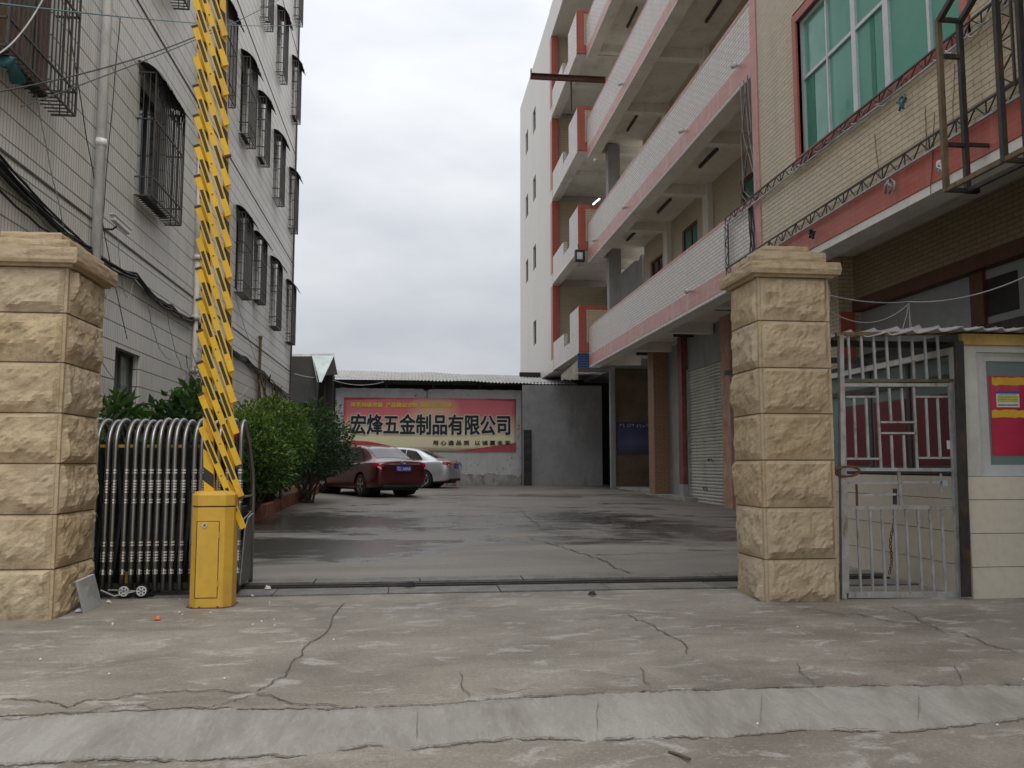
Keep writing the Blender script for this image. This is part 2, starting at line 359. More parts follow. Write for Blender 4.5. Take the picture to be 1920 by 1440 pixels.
def strip():
    q = G('pale_cement_patch'); p = q.pos()
    n1 = q.noise(q.map(p, (1.6, 0.6, 1)), 1.7, 8, 0.65, 0.6); n2 = q.noise(q.map(p, (5, 1.4, 1)), 6, 6, 0.7); n3 = q.noise(p, 60, 4, 0.7)
    cc = q.mix(q.ramp(n1, (0.32, 0.0), (0.62, 1.0)), (0.205, 0.19, 0.162), (0.335, 0.32, 0.29))
    cc = q.mix(q.m('MULTIPLY', q.ramp(n2, (0.5, 0.0), (0.72, 1.0)), 0.4), cc, (0.43, 0.415, 0.39))
    cc = q.mix(q.m('MULTIPLY', q.ramp(n3, (0.36, 1.0), (0.5, 0.0)), 0.3), cc, (0.22, 0.20, 0.17))
    q.set(Base__Color=cc, Roughness=0.85, Normal=q.bump(q.m('ADD', n2, q.m('MULTIPLY', n3, 0.4)), 0.4, 0.01)); return q.mat
M['strip'] = strip()
def yard():
    q = G('wet_yard_concrete'); p = q.pos(); o = q.xyz(p)
    n1 = q.noise(q.map(p, (0.30, 1.0, 1)), 1.0, 8, 0.6, 0.6); n2 = q.noise(q.map(p, (0.35, 0.6, 1)), 0.55, 9, 0.62, 1.2); n3 = q.noise(p, 36, 5, 0.7); n4 = q.noise(q.map(p, (0.5, 1.1, 1)), 1.5, 9, 0.68, 1.6)
    # standing water: long pools on the planter side of the yard, damp film elsewhere
    def pool(x0, y0, sx, sy):
        dx = q.m('DIVIDE', q.m('SUBTRACT', o[0], x0), sx); dy = q.m('DIVIDE', q.m('SUBTRACT', o[1], y0), sy)
        return q.m('SUBTRACT', 1.0, q.m('ADD', q.m('MULTIPLY', dx, dx), q.m('MULTIPLY', dy, dy)), clamp=True)
    pl = q.m('MAXIMUM', q.m('MAXIMUM', pool(-1.2, 12.0, 2.2, 1.7), pool(-1.0, 16.5, 3.2, 3.2)), q.m('MULTIPLY', pool(4.6, 15.0, 3.0, 4.5), 0.35))
    wet = q.m('ADD', q.m('MULTIPLY', pl, 0.25), q.m('ADD', q.m('MULTIPLY', n2, 0.62), q.m('MULTIPLY', n4, 0.50)))
    film = q.ramp(wet, (0.585, 0.0), (0.635, 1.0))
    water = q.ramp(wet, (0.655, 0.0), (0.70, 1.0))
    cc = q.mix(q.ramp(n1, (0.3, 0.0), (0.7, 1.0)), (0.155, 0.137, 0.114), (0.285, 0.26, 0.226))
    cc = q.mix(q.m('MULTIPLY', q.ramp(n3, (0.36, 1.0), (0.5, 0.0)), 0.4), cc, (0.10, 0.09, 0.08))
    cc = q.mix(film, cc, q.mix(n1, (0.05, 0.045, 0.04), (0.12, 0.11, 0.098)))
    ro = q.mix(water, q.mix(film, (0.62, 0.62, 0.62), (0.32, 0.32, 0.32)), (0.19, 0.19, 0.19))
    st = q.m('MULTIPLY', q.m('SUBTRACT', 1.0, water), 1.0)
    h = q.m('MULTIPLY', q.m('ADD', q.m('MULTIPLY', n3, 0.5), n4), st)
    q.set(Base__Color=cc, Roughness=ro, Normal=q.bump(h, 0.25, 0.008)); return q.mat
M['yard'] = yard()
def leafmat(name, dark, light):
    q = G(name); r = q.island(); n1 = q.noise(q.pos(), 1.6, 3)
    cc = q.mix(r, dark, light); cc = q.mix(q.m('MULTIPLY', q.ramp(n1, (0.4, 0.0), (0.65, 1.0)), 0.5), cc, light)
    q.set(Base__Color=cc, Roughness=0.45)
    tr = q.t.nodes.new('ShaderNodeBsdfTranslucent'); q.put(tr.inputs[0], cc)
    ms = q.t.nodes.new('ShaderNodeMixShader'); ms.inputs[0].default_value = 0.3
    q.t.links.new(q.bsdf.outputs[0], ms.inputs[1]); q.t.links.new(tr.outputs[0], ms.inputs[2])
    q.t.links.new(ms.outputs[0], q.t.nodes['Material Output'].inputs[0]); return q.mat
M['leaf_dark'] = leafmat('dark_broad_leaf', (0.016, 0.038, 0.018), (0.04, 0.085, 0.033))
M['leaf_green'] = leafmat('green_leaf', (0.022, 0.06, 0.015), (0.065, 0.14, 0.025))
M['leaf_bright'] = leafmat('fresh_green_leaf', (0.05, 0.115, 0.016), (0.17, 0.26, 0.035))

# ------------------------------------------------------------------ lettering (Blender's own font)
def text_mb(body, offset=0.0, extrude=0.0):
    cu = bpy.data.curves.new('lettering', 'FONT'); cu.body = body; cu.size = 1.0; cu.offset = offset; cu.extrude = extrude
    cu.resolution_u = 3
    ob = bpy.data.objects.new('lettering', cu); COL.objects.link(ob)
    dg = bpy.context.evaluated_depsgraph_get(); me = bpy.data.meshes.new_from_object(ob.evaluated_get(dg))
    vs = [tuple(v.co) for v in me.vertices]; fs = [tuple(p.vertices) for p in me.polygons]
    bpy.data.objects.remove(ob); bpy.data.curves.remove(cu); bpy.data.meshes.remove(me)
    return vs, fs
def text_fit(body, P, offset=0.0, extrude=0.004, pad=0.0, ref=None):
    """P(u, v, d): unit rectangle -> place; d = depth in the letter's own extrusion"""
    vs, fs = text_mb(body, offset, extrude)
    rv = vs if ref is None else text_mb(body, ref, 0)[0]
    x0, x1 = min(v[0] for v in rv), max(v[0] for v in rv); y0, y1 = min(v[1] for v in rv), max(v[1] for v in rv)
    mb = MB(); mb.add([P((v[0] - x0) / (x1 - x0), (v[1] - y0) / (y1 - y0), v[2]) for v in vs], fs); return mb

# ================================================================== GROUND
gm = MB(); gm.add([(-300, -200, -0.45), (300, -200, -0.45), (300, 500, -0.45), (-300, 500, -0.45)], [(0, 1, 2, 3)])
tag(gm.build('ground', M['apron']), kind='structure')
def sheet(x0, x1, ys, nx, dz=0.0, rough=0.006):
    mb = MB(); n = nx + 1
    vs = []
    for y in ys:
        for i in range(n):
            x = x0 + (x1 - x0) * i / nx
            vs.append((x, y, g(x, y) + dz + rough * noise.noise(Vector((x * 0.9, y * 1.3, 0)))))
    fs = [(j * n + i, j * n + i + 1, (j + 1) * n + i + 1, (j + 1) * n + i) for j in range(len(ys) - 1) for i in range(nx)]
    return mb.add(vs, fs)
ys = [-12, -8, -4, -2, 0] + [0.5 + 0.15 * i for i in range(51)] + [8.12]
APRON = tag(sheet(-12, 12, ys, 80).build('concrete_apron', M['apron'], smooth=True), kind='structure')
ys = [9.1 + 0.5 * i for i in range(84)]
YARD = tag(sheet(-4.4, 12, ys, 36).build('yard_floor', M['yard'], smooth=True), kind='structure')
# pale cement ramp strip across the foreground, with broken edges
TOP = [(-500, 1362), (0, 1345), (330, 1330), (480, 1331), (640, 1330), (820, 1322), (960, 1310), (1200, 1298), (1500, 1290), (1900, 1285), (2500, 1272)]
BOT = [(-500, 1452), (0, 1437), (200, 1425), (380, 1427), (500, 1416), (560, 1420), (700, 1398), (760, 1408), (960, 1386), (1100, 1390), (1200, 1384), (1350, 1384), (1500, 1370), (1700, 1372), (1920, 1350), (2500, 1325)]
def interp(tab, x):
    for (a, b), (c, d) in zip(tab, tab[1:]):
        if a <= x <= c: return b + (d - b) * (x - a) / (c - a)
    return tab[-1][1]
mb = MB(); cols = []
for i in range(751):
    px = -500 + 4 * i
    a = ground_at(px, interp(TOP, px) + 4 * noise.noise(Vector((px * 0.02, 0, 3))) + 2.5 * noise.noise(Vector((px * 0.09, 0, 3))) + 1.3 * random.uniform(-1, 1))
    b = ground_at(px, interp(BOT, px) + 9 * noise.noise(Vector((px * 0.017, 5, 0))) + 6 * noise.noise(Vector((px * 0.06, 5, 0))) + 3 * noise.noise(Vector((px * 0.17, 5, 0))) + 1.5 * random.uniform(-1, 1))
    col = []
    for k in range(7):
        p = a.lerp(b, k / 6); e = 0.010 if 0 < k < 6 else 0.002
        col.append((p.x, p.y, g(p.x, p.y) + e + 0.004 * noise.noise(Vector((p.x * 2, p.y * 3, 1)))))
    cols.append(col)
vs = [p for c in cols for p in c]
mb.add(vs, [(i * 7 + k + 1, i * 7 + k, (i + 1) * 7 + k, (i + 1) * 7 + k + 1) for i in range(750) for k in range(6)])
tag(mb.build('ramp_strip', M['strip'], fix=True), kind='structure')
def jag(pts, k=0.16, mn=5.0):
    out = [pts[0]]
    for (a, b), (c, d) in zip(pts, pts[1:]):
        def rec(p, q):
            L = math.hypot(q[0] - p[0], (q[1] - p[1]) * 2)
            if L < mn: return [q]
            t = random.uniform(0.35, 0.65); w = random.uniform(-k, k) * L
            m = (p[0] + (q[0] - p[0]) * t - (q[1] - p[1]) / L * w * 1.5, p[1] + (q[1] - p[1]) * t + (q[0] - p[0]) / L * w * 0.5)
            return rec(p, m) + rec(m, q)
        out += rec((a, b), (c, d))
    return out
def ribbon(pts, parent, w, dz, name, mat, lo=0.25, hi=1.0):
    P = [ground_at(*q) for q in pts]; mb = MB(); vs = []; n = len(P)
    for i, p in enumerate(P):
        d = (P[min(i + 1, n - 1)] - P[max(0, i - 1)]); s = Vector((-d.y, d.x, 0)).normalized(); e = min(1, i / 4, (n - 1 - i) / 4) + 0.05
        for k in (-1, 1):
            q = p + s * w * random.uniform(lo, hi) * e * k; vs.append((q.x, q.y, g(q.x, q.y) + dz))
    mb.add(vs, [(2 * i, 2 * i + 1, 2 * i + 3, 2 * i + 2) for i in range(n - 1)])
    return mb.build(name, mat, parent)
def crack(pts, parent, w=0.012, dz=0.010):
    J = jag(pts); ribbon(J, parent, w * 2.6, dz - 0.002, 'crack_stain', M['stain'], 0.05, 1.0); ribbon(J, parent, w, dz, 'crack', M['crack'])
    if len(J) > 12:                                   # short side branches
        for _ in range(len(J) // 14):
            i = random.randrange(3, len(J) - 3); a = J[i]; ribbon(jag([a, (a[0] + random.uniform(-22, 22), a[1] + random.uniform(-9, 9))]), parent, w * 0.6, dz, 'crack', M['crack'])
for c in ([(650, 1130), (634, 1144), (622, 1168), (600, 1196), (567, 1230), (545, 1250), (537, 1268), (500, 1290), (475, 1300)],
          [(475, 1300), (380, 1298), (230, 1308), (0, 1317)], [(475, 1302), (530, 1315), (600, 1322), (642, 1325)], [(470, 1303), (430, 1318), (340, 1330)], [(0, 1349), (150, 1342), (300, 1332)],
          [(1177, 1152), (1195, 1165), (1240, 1185), (1270, 1200), (1288, 1215), (1290, 1230)],
          [(1490, 1142), (1560, 1150), (1640, 1160), (1700, 1170), (1745, 1176)],
          [(1672, 1138), (1705, 1150), (1725, 1165), (1760, 1182), (1830, 1198), (1920, 1227)],
          [(1200, 1250), (1207, 1272), (1220, 1292)], [(1495, 1243), (1510, 1270), (1525, 1288)], [(1790, 1245), (1798, 1265), (1800, 1283)], [(860, 1260), (866, 1290), (880, 1310)], [(910, 1293), (960, 1300), (1010, 1296)]):
    crack(c, APRON, 0.0018 if len(c) == 3 else 0.0030)
for c in ([(975, 955), (990, 970), (1010, 985), (1025, 998)], [(985, 1012), (1030, 1020), (1070, 1030), (1100, 1040), (1130, 1052), (1180, 1075), (1215, 1082)], [(1040, 905), (1060, 925), (1075, 938)]):
    crack(c, YARD, 0.005)

for tab, off in ((TOP, -1), (BOT, 1)):
    px = -60
    while px < 1990:
        ln = random.randrange(60, 260); pts = [(x, interp(tab, x) + off + random.uniform(-2, 2)) for x in range(px, px + ln, 20)] + [(px + ln, interp(tab, px + ln) + off)]
        ribbon(jag(pts, 0.14, 6), APRON, 0.014, 0.006, 'edge_dirt', M['stain'], 0.0, 1.0)
        if random.random() < 0.7: ribbon(jag(pts, 0.12, 5), APRON, 0.0032, 0.016, 'edge_crack', M['crack'], 0.0, 1.0)
        px += ln + random.randrange(-10, 60)
M['joint'] = plain('faint_joint_mark', (0.20, 0.186, 0.16), 0.95, 0, 0.2, 7, 0)
for px in (782, 1122, 1428, 1722):                # faint cast joints in the ramp strip
    t_, b_ = interp(TOP, px) + 14, interp(BOT, px) - 12
    ribbon(jag([(px, t_), (px - 1, b_)], 0.03, 9), APRON, 0.0035, 0.0165, 'cast_joint', M['joint'], 0.1, 1.0)
# steel track for the sliding gate
M['track'] = plain('worn_track_steel', (0.20, 0.19, 0.175), 0.6, 0.3, 0.35, 4, 0.2, (0.13, 0.10, 0.08))
TR = thing('gate_track', (0.8, 8.6, 0), 'grey steel plate track set in the ground across the gateway', 'gate track')
for k in range(7):
    x0 = -2.3 + 1.05 * k; jy = random.uniform(-0.012, 0.012)
    B(x0, x0 + 1.04, 8.13 + jy, 8.52 + jy, -0.02, 0.022 + random.uniform(-0.003, 0.003)).build('track_plate', M['track'], TR)
    B(x0 + 0.3, x0 + 1.34, 8.80 + jy, 9.12, -0.02, 0.040 + random.uniform(-0.003, 0.003)).build('track_plate', M['track'], TR)
B(-3.2, 5.0, 8.1, 9.14, -0.06, 0.004).build('track_bed', M['crack'], TR)
for y in (8.60, 8.72): B(-3.2, 5.0, y - 0.012, y + 0.012, -0.02, 0.03).build('rail', M['dark_steel'], TR)

# ================================================================== WALL WITH OPENINGS (plane x = const, seen from side s)
def wall_x(X0, s, y0, y1, z0, z1, holes, depth=0.22):
    mb = MB()
    yc = sorted({y0, y1, *[h[0] for h in holes], *[h[1] for h in holes]}); zc = sorted({z0, z1, *[h[2] for h in holes], *[h[3] for h in holes]})
    for a, b in zip(yc, yc[1:]):
        for c, d in zip(zc, zc[1:]):
            if any(h[0] <= a and b <= h[1] and h[2] <= c and d <= h[3] for h in holes): continue
            mb.add([(X0, a, c), (X0, b, c), (X0, b, d), (X0, a, d)], [(0, 1, 2, 3) if s > 0 else (3, 2, 1, 0)])
    Xi = X0 - s * depth
    for a, b, c, d in holes:
        for (p, q) in (((a, c), (b, c)), ((b, c), (b, d)), ((b, d), (a, d)), ((a, d), (a, c))):
            mb.add([(X0, *p), (X0, *q), (Xi, *q), (Xi, *p)], [(0, 1, 2, 3)])
    return mb

# ================================================================== LEFT BUILDING
XL = -4.15
LB = thing('ribbed_tile_building', (XL - 4, 19, 0), 'tall grey building faced in ribbed tiles with caged windows', 'building')
ROW = {2: 5.2, 3: 9.0, 4: 12.85, 5: 16.35}
CW = {'A': (8.35, 9.95), 'B': (12.95, 14.5), 'C': (17.55, 18.6), 'D': (20.15, 21.05), 'E': (22.4, 23.1), 'F': (25.05, 25.85), 'G': (28.25, 28.95)}
WIN = [(2, c) for c in 'ABDEFG'] + [(3, c) for c in 'BCDEFG'] + [(4, c) for c in 'EFG'] + [(5, c) for c in 'G']
holes = []
for r, c in WIN:
    y0, y1 = CW[c]; z0 = ROW[r] + 0.12; z1 = z0 + 1.75
    if c == 'E': z0 += 0.28
    holes.append((y0 + 0.08, y1 - 0.05, z0, z1))
GH = (12.45, 13.55, 0.9, 2.86)
mb = wall_x(XL, 1, 7.6, 29.95, -0.4, 21.5, holes + [GH])
mb.add([(XL, 29.95, -0.4), (XL - 9, 29.95, -0.4), (XL - 9, 29.95, 21.5), (XL, 29.95, 21.5)], [(0, 1, 2, 3)])
mb.add([(XL, 7.6, -0.4), (XL - 9, 7.6, -0.4), (XL - 9, 7.6, 21.5), (XL, 7.6, 21.5)], [(3, 2, 1, 0)])
mb.add([(XL, 7.6, 21.5), (XL - 9, 7.6, 21.5), (XL - 9, 29.95, 21.5), (XL, 29.95, 21.5)], [(3, 2, 1, 0)])
mb.build('wall', M['tile_left'], LB)
for z in (4.35, 8.1, 11.95, 15.6):                   # joint bands between storeys, a thin dark groove strip
    B(XL - 0.01, XL + 0.012, 7.6, 29.94, z, z + 0.028).build('storey_joint', M['grille'], LB)
def win_left(h, glass='glass_dark'):
    y0, y1, z0, z1 = h; Xf = XL - 0.13
    f = MB()
    for (a, b, c, d) in ((y0, y1, z0, z0 + 0.05), (y0, y1, z1 - 0.05, z1), (y0, y0 + 0.05, z0, z1), (y1 - 0.05, y1, z0, z1), ((y0 + y1) / 2 - 0.025, (y0 + y1) / 2 + 0.025, z0, z1)):
        f.box(Xf - 0.03, Xf + 0.03, a, b, c, d)
    w = f.build('window', M['grille'], LB)
    B(Xf - 0.02, Xf - 0.008, y0 + 0.01, y1 - 0.01, z0 + 0.01, z1 - 0.01).build('pane', M[glass], w)
for h in holes: win_left(h)
win_left(GH, 'glass_teal')
def cage(r, c, rng):
    y0, y1 = CW[c]; z0 = ROW[r] + (0.26 if c == 'E' else 0.0); z1 = ROW[r] + 1.9
    big = c in 'AB'; pr = 0.22 if not big else 0.26
    Xo = XL + pr; mb = MB(); t = 0.022
    y0 -= 0.02; y1 += 0.05
    for z in (z0, z0 + 0.28, z0 + (z1 - z0) * 0.62, z1):
        mb.bar((Xo, y0, z), (Xo, y1, z), t, t, (1, 0, 0))
        mb.bar((XL, y0, z), (Xo, y0, z), t, t, (0, 0, 1)); mb.bar((XL, y1, z), (Xo, y1, z), t, t, (0, 0, 1))
    n = max(6, int((y1 - y0) / 0.095))
    for i in range(n + 1):
        y = y0 + (y1 - y0) * i / n
        mb.bar((Xo, y, z0), (Xo, y, z1), 0.014 if 0 < i < n else t, 0.014 if 0 < i < n else t, (1, 0, 0))
        mb.bar((XL, y, z0), (Xo, y, z0), 0.014, 0.014, (0, 0, 1))
    for k in (1, 2):
        x = XL + pr * k / 3
        for y in (y0, y1): mb.bar((x, y, z0), (x, y, z1), 0.013, 0.013, (0, 1, 0))
    if c == 'B' or c in 'DEF':                       # ornamental arched fans
        na = 2 if c == 'B' else 1; wa = (y1 - y0) / na / 2
        for k in range(na):
            yc = y0 + wa * (2 * k + 1); zc = z1 - wa * 0.95
            rr = wa * 0.86
            mb.tube([(Xo + 0.01, yc + rr * math.cos(math.pi * a / 12), zc + rr * math.sin(math.pi * a / 12)) for a in range(13)], 0.011, 5)
            for a in range(1, 8): mb.bar((Xo + 0.01, yc, zc), (Xo + 0.01, yc + rr * math.cos(math.pi * a / 8), zc + rr * math.sin(math.pi * a / 8)), 0.01, 0.01, (1, 0, 0))
    gr = mb.build('security_grille', M['grille'], LB)
    # clutter shelf sheet on the cage floor
    if rng.random() < 0.5: B(XL + 0.02, Xo - 0.10, y0 + 0.05, y0 + (y1 - y0) * rng.uniform(0.5, 0.95), z0 + 0.014, z0 + 0.02).build('shelf_sheet', M['grille'], gr)
    # corrugated awning with ragged front edge
    if c != 'A':
        aw = MB(); nu = 22; dz = 0.16
        def S(u, v):
            y = y0 - 0.06 + (y1 - y0 + 0.12) * u
            x = XL + (pr + 0.13 + 0.03 * noise.noise(Vector((y * 9, r * 3, 1)))) * v
            return (x, y, z1 + dz - 0.30 * v * v + 0.014 * (i_c(u, nu) % 2) - 0.03 * noise.noise(Vector((y * 3, r, v * 2))))
        def i_c(u, n): return int(round(u * n))
        aw.grid(S, nu, 5)
        a2 = aw.build('awning', M['awning'], gr); md = a2.modifiers.new('thick', 'SOLIDIFY'); md.thickness = 0.006
    return gr
rng = random.Random(3)
for r, c in WIN: cage(r, c, rng)
# things stored in the big cage beside the street
gA = thing('storage_board', (XL + 0.1, 9.2, 5.25), 'brown boards stacked upright inside the large cage at top left', 'boards')
for k in range(4): B(XL + 0.03 + 0.03 * (k % 2), XL + 0.055 + 0.03 * (k % 2), 8.5 + 0.3 * k, 8.74 + 0.3 * k, 5.24, 6.9 - 0.12 * k).build('board', M['timber' if k % 2 else 'brown_frame'], gA)
tb = MB(); c0 = X(18, 128, XL + 0.13)
for i in range(7):
    a = i / 7 * 6.28; tb.tube([c0 + Vector((0.05 * math.cos(a), -0.14, 0.03 * math.sin(a))), c0 + Vector((0.02, 0.05 * math.sin(a), 0.06 + 0.03 * math.cos(a))), c0 + Vector((0.05 * math.sin(a), 0.2, -0.05))], 0.035, 6)
tag(tb.build('tarpaulin_roll', plain('teal_tarpaulin', (0.05, 0.20, 0.22), 0.6), smooth=True), 'crumpled teal tarpaulin on the floor of the large top left cage', 'tarpaulin')
# drain pipes
pp = thing('drain_pipe', (XL + 0.12, 11.1, 0), 'thick white plastic drain pipe on the ribbed tile wall', 'pipe')
MB().tube([(XL + 0.11, 11.25, 0.1), (XL + 0.11, 11.25, 21)], 0.062, 14).build('pipe_run', M['pvc'], pp, smooth=True)
for z in (2.4, 5.3, 7.9, 10.6): MB().tube([(XL + 0.11, 11.25, z), (XL + 0.11, 11.25, z + 0.1)], 0.069, 14).build('pipe_collar', M['pvc'], pp, smooth=True)
p2 = thing('drain_pipe', (XL + 0.1, 16.4, 0), 'thinner yellowed drain pipe behind the raised barrier arm', 'pipe')
MB().tube([(XL + 0.09, 16.4, 0.2), (XL + 0.09, 16.4, 5.1)], 0.05, 10).build('pipe_run', M['pvc_old'], p2, smooth=True)
MB().tube([(XL + 0.09, 16.4, 5.1), (XL + 0.09, 16.4, 7.0)], 0.062, 10).build('pipe_run', M['pvc'], p2, smooth=True)
MB().tube([(XL + 0.09, 16.4, 7.0), (XL + 0.09, 16.4, 21)], 0.05, 10).build('pipe_run', M['pvc_old'], p2, smooth=True)
for z in (2.9, 3.9, 5.05, 7.0): MB().tube([(XL + 0.09, 16.4, z), (XL + 0.09, 16.4, z + 0.09)], 0.075, 10).build('pipe_collar', M['pvc_old'], p2, smooth=True)
p3 = thing('drain_pipe', (XL + 0.05, 29.5, 0), 'thin grey pipe near the far corner of the ribbed tile building', 'pipe')
MB().tube([(XL + 0.05, 29.35, 0.3), (XL + 0.05, 29.35, 21)], 0.035, 6).build('pipe_run', M['grille'], p3)
MB().tube([(XL + 0.06, 29.35, 3.2), (XL + 0.2, 29.4, 3.1), (XL + 0.22, 29.4, 1.8)], 0.03, 6).build('pipe_branch', M['grille'], p3)
p4 = thing('drain_pipe', (XL + 0.05, 23.3, 0), 'short brown pipe rising from the shrubs to the lower grilles', 'pipe')
MB().tube([(XL + 0.05, 23.5, 0.3), (XL + 0.05, 23.5, 4.6)], 0.04, 6).build('pipe_run', M['brown_frame'], p4)
MB().tube([(XL + 0.05, 23.5, 4.6), (XL + 0.05, 23.5, 4.68)], 0.055, 6).build('pipe_cap', M['brown_frame'], p4)
# wall camera
cp = X(232, 425, XL + 0.35); cm = thing('security_camera', (XL, cp.y, cp.z), 'small white security camera on a black wall arm', 'camera')
MB().tube([(XL, cp.y - 0.06, cp.z - 0.05), (XL + 0.22, cp.y - 0.03, cp.z - 0.05), (XL + 0.26, cp.y, cp.z + 0.0)], 0.014, 6).build('arm', M['dark_steel'], cm)
MB().tube([(XL, cp.y - 0.06, cp.z - 0.05), (XL + 0.02, cp.y - 0.06, cp.z - 0.05)], 0.04, 10).build('wall_mount', M['dark_steel'], cm)
MB().obox((XL + 0.3, cp.y + 0.04, cp.z + 0.03), (0.05, 0.17, -0.05), (0.035, -0.012, 0), (0, 0.012, 0.035)).build('housing', M['white_paint'], cm, bevel=0.01)
MB().obox((XL + 0.3, cp.y + 0.03, cp.z + 0.068), (0.055, 0.19, -0.055), (0.045, -0.015, 0), (0, 0.002, 0.005)).build('sun_shield', M['white_paint'], cm)
# ---- cables on the wall
def sag(a, b, s, n=14, jit=0.0, rng=random):
    a, b = Vector(a), Vector(b); out = []
    for i in range(n + 1):
        t = i / n; p = a.lerp(b, t); p.z -= s * 4 * t * (1 - t)
        if 0 < i < n: p += Vector((rng.uniform(-jit, jit) * 0.4, 0, rng.uniform(-jit, jit)))
        out.append(p)
    return out
cb = thing('cable_bundle', (XL + 0.05, 16, 3.9), 'sagging bundle of black cables clipped along the ribbed tile wall', 'cables')
rng = random.Random(11); mb = MB()
anch = [(7.7, 4.42), (9.6, 4.02), (11.2, 3.9), (13.0, 3.98), (14.9, 3.86), (16.4, 3.9), (19.0, 3.86), (21.5, 3.8), (24.0, 3.72), (26.5, 3.55), (29.5, 3.5)]
for k in range(9):
    mb = MB(); pts = []; ox = 0.03 + 0.018 * (k % 4); oz = (k % 3 - 1) * 0.035 + rng.uniform(-0.02, 0.02)
    for (a, b), (c, d) in zip(anch, anch[1:]):
        pts += sag((XL + ox, a, b + oz), (XL + ox, c, d + oz), rng.uniform(0.02, 0.10), 7, 0.012, rng)[:-1]
    mb.tube(pts, rng.choice((0.012, 0.016, 0.02)), 5).build('cable', M['cable' if k % 4 else 'cable_grey'], cb)
for k in range(6):                                    # heavy coil near the street
    MB().tube(sag((XL + 0.06 + 0.02 * (k % 3), 7.6, 4.55 - 0.07 * k), (XL + 0.05, 10.6 + 0.12 * k, 4.0 - 0.01 * k), rng.uniform(0.03, 0.28), 12, 0.012, rng), rng.choice((0.009, 0.014)), 5).build('cable', M['cable'], cb)
lw = thing('loose_wires', (XL + 0.05, 15, 3.5), 'thin loose wires dangling across the ribbed tile wall and the thin pipe', 'wires')
for (a, b, s) in (((9.0, 6.0), (10.4, 3.9), 0.1), ((9.6, 3.9), (13.0, 2.2), 0.3), ((11.6, 4.3), (12.0, 3.8), 0.6), ((12.2, 4.35), (12.9, 3.9), 0.5), ((13.4, 4.0), (15.0, 3.0), 0.35), ((14.6, 3.9), (16.4, 3.0), 0.45),
                  ((16.4, 3.9), (16.4, 2.6), 0.0), ((16.0, 3.2), (17.0, 3.0), 0.35), ((15.4, 2.4), (16.5, 3.4), 0.1), ((17, 3.4), (22, 3.2), 0.6), ((18, 3.0), (24, 3.1), 0.5), ((24.0, 3.6), (27.0, 3.1), 0.5), ((25, 3.4), (29.5, 2.6), 0.4), ((20, 5.2), (24.5, 3.7), 0.3), ((9.9, 6.9), (12.7, 3.0), 0.2), ((11.9, 7.4), (11.5, 4.2), 0.1)):
    MB().tube(sag((XL + 0.05, *a), (XL + 0.07, *b), s, 14, 0.02, rng), 0.0065, 4).build('wire', M['cable_grey' if rng.random() < 0.4 else 'cable'], lw)
for k in range(8):
    q = Vector((XL + 0.12, 16.4, 3.05)); MB().tube([q, q + Vector((0.1, rng.uniform(-0.5, 0.5), rng.uniform(-0.4, 0.4))), q + Vector((0.05, rng.uniform(-0.7, 0.7), rng.uniform(-0.6, 0.3)))], 0.007, 4).build('wire', M['cable_grey'], lw)
vn = MB()                                             # dry vine by the lower corner
for k in range(16):
    q = Vector((XL + 0.06, rng.uniform(22.5, 27.5), 3.6)); pts = [q]
    for i in range(6): q = q + Vector((rng.uniform(-0.03, 0.06), rng.uniform(-0.25, 0.25), rng.uniform(-0.4, 0.1))); pts.append(q)
    vn.tube(pts, 0.014, 4)
tag(vn.build('dry_vine', M['bark']), 'bare dry vine stems clinging to the wall above the shrubs', 'vine')
# overhead wires across the top left
for nm, a, b, mt, lab in (('overhead_wire', Y(-60, 0, 7.2), X(566, 46, -3.6), 'cable_teal', 'teal overhead wire running from the top left corner to the far roof edge'),
                          ('overhead_wire', X(-40, 178, -3.85), Y(430, 40, 12.0), 'cable', 'dark overhead wire rising from the top left cage past the barrier arm'),
                          ('overhead_wire', Y(40, 200, 8.6), X(540, -10, -3.6), 'cable', 'slack thin wire slanting up across the second drain pipe'),
                          ('overhead_wire', Y(-10, 105, 7.4), Y(100, -40, 7.9), 'cable_grey', 'pale wire crossing the large top left cage')):
    tag(MB().tube(sag(a, b, 0.12, 20), 0.008, 4).build(nm, M[mt]), lab, 'wire')

# ================================================================== RIGHT BUILDING
XP, XI = 5.8, 7.45
FB = thing('factory_building', (XI, 16, 0), 'five storey factory block with cream tiled balconies and red trim', 'building')
ZB = [4.42, 7.96, 11.55, 15.1, 18.65]
YN, YE = 13.7, 27.6
PH = 1.36
for k, zb in enumerate(ZB):
    bal = B(XP, XP + 0.12, YN, YE, zb, zb + PH).build('balcony_parapet', M['tile_right'], FB)
    h = 0.36 if k < 2 else 0.26
    B(XP - 0.004, XP + 0.03, YN, YE + 0.003, zb + 0.06, zb + 0.06 + h).build('red_band', M['pink_band'], bal)
    B(XP - 0.005, XP + 0.13, YN, YE + 0.003, zb + PH - 0.05, zb + PH + 0.012).build('coping', M['pink_band'], bal)
    B(XP + 0.004, XP + 0.34, YN, YE - 0.004, zb - 0.01, zb + 0.34).build('edge_beam', M['beam'], bal)
    B(XP + 0.125, XI + 2.5, -3.0, YE - 0.02, zb + 0.32, zb + 0.47).build('floor_slab', M['soffit'], FB)
    for y in (17.1, 20.5, 23.9, 27.3):
        B(XP + 0.33, XI, y - 0.12, y + 0.12, zb + 0.06, zb + 0.325).build('cross_beam', M['beam'], FB)
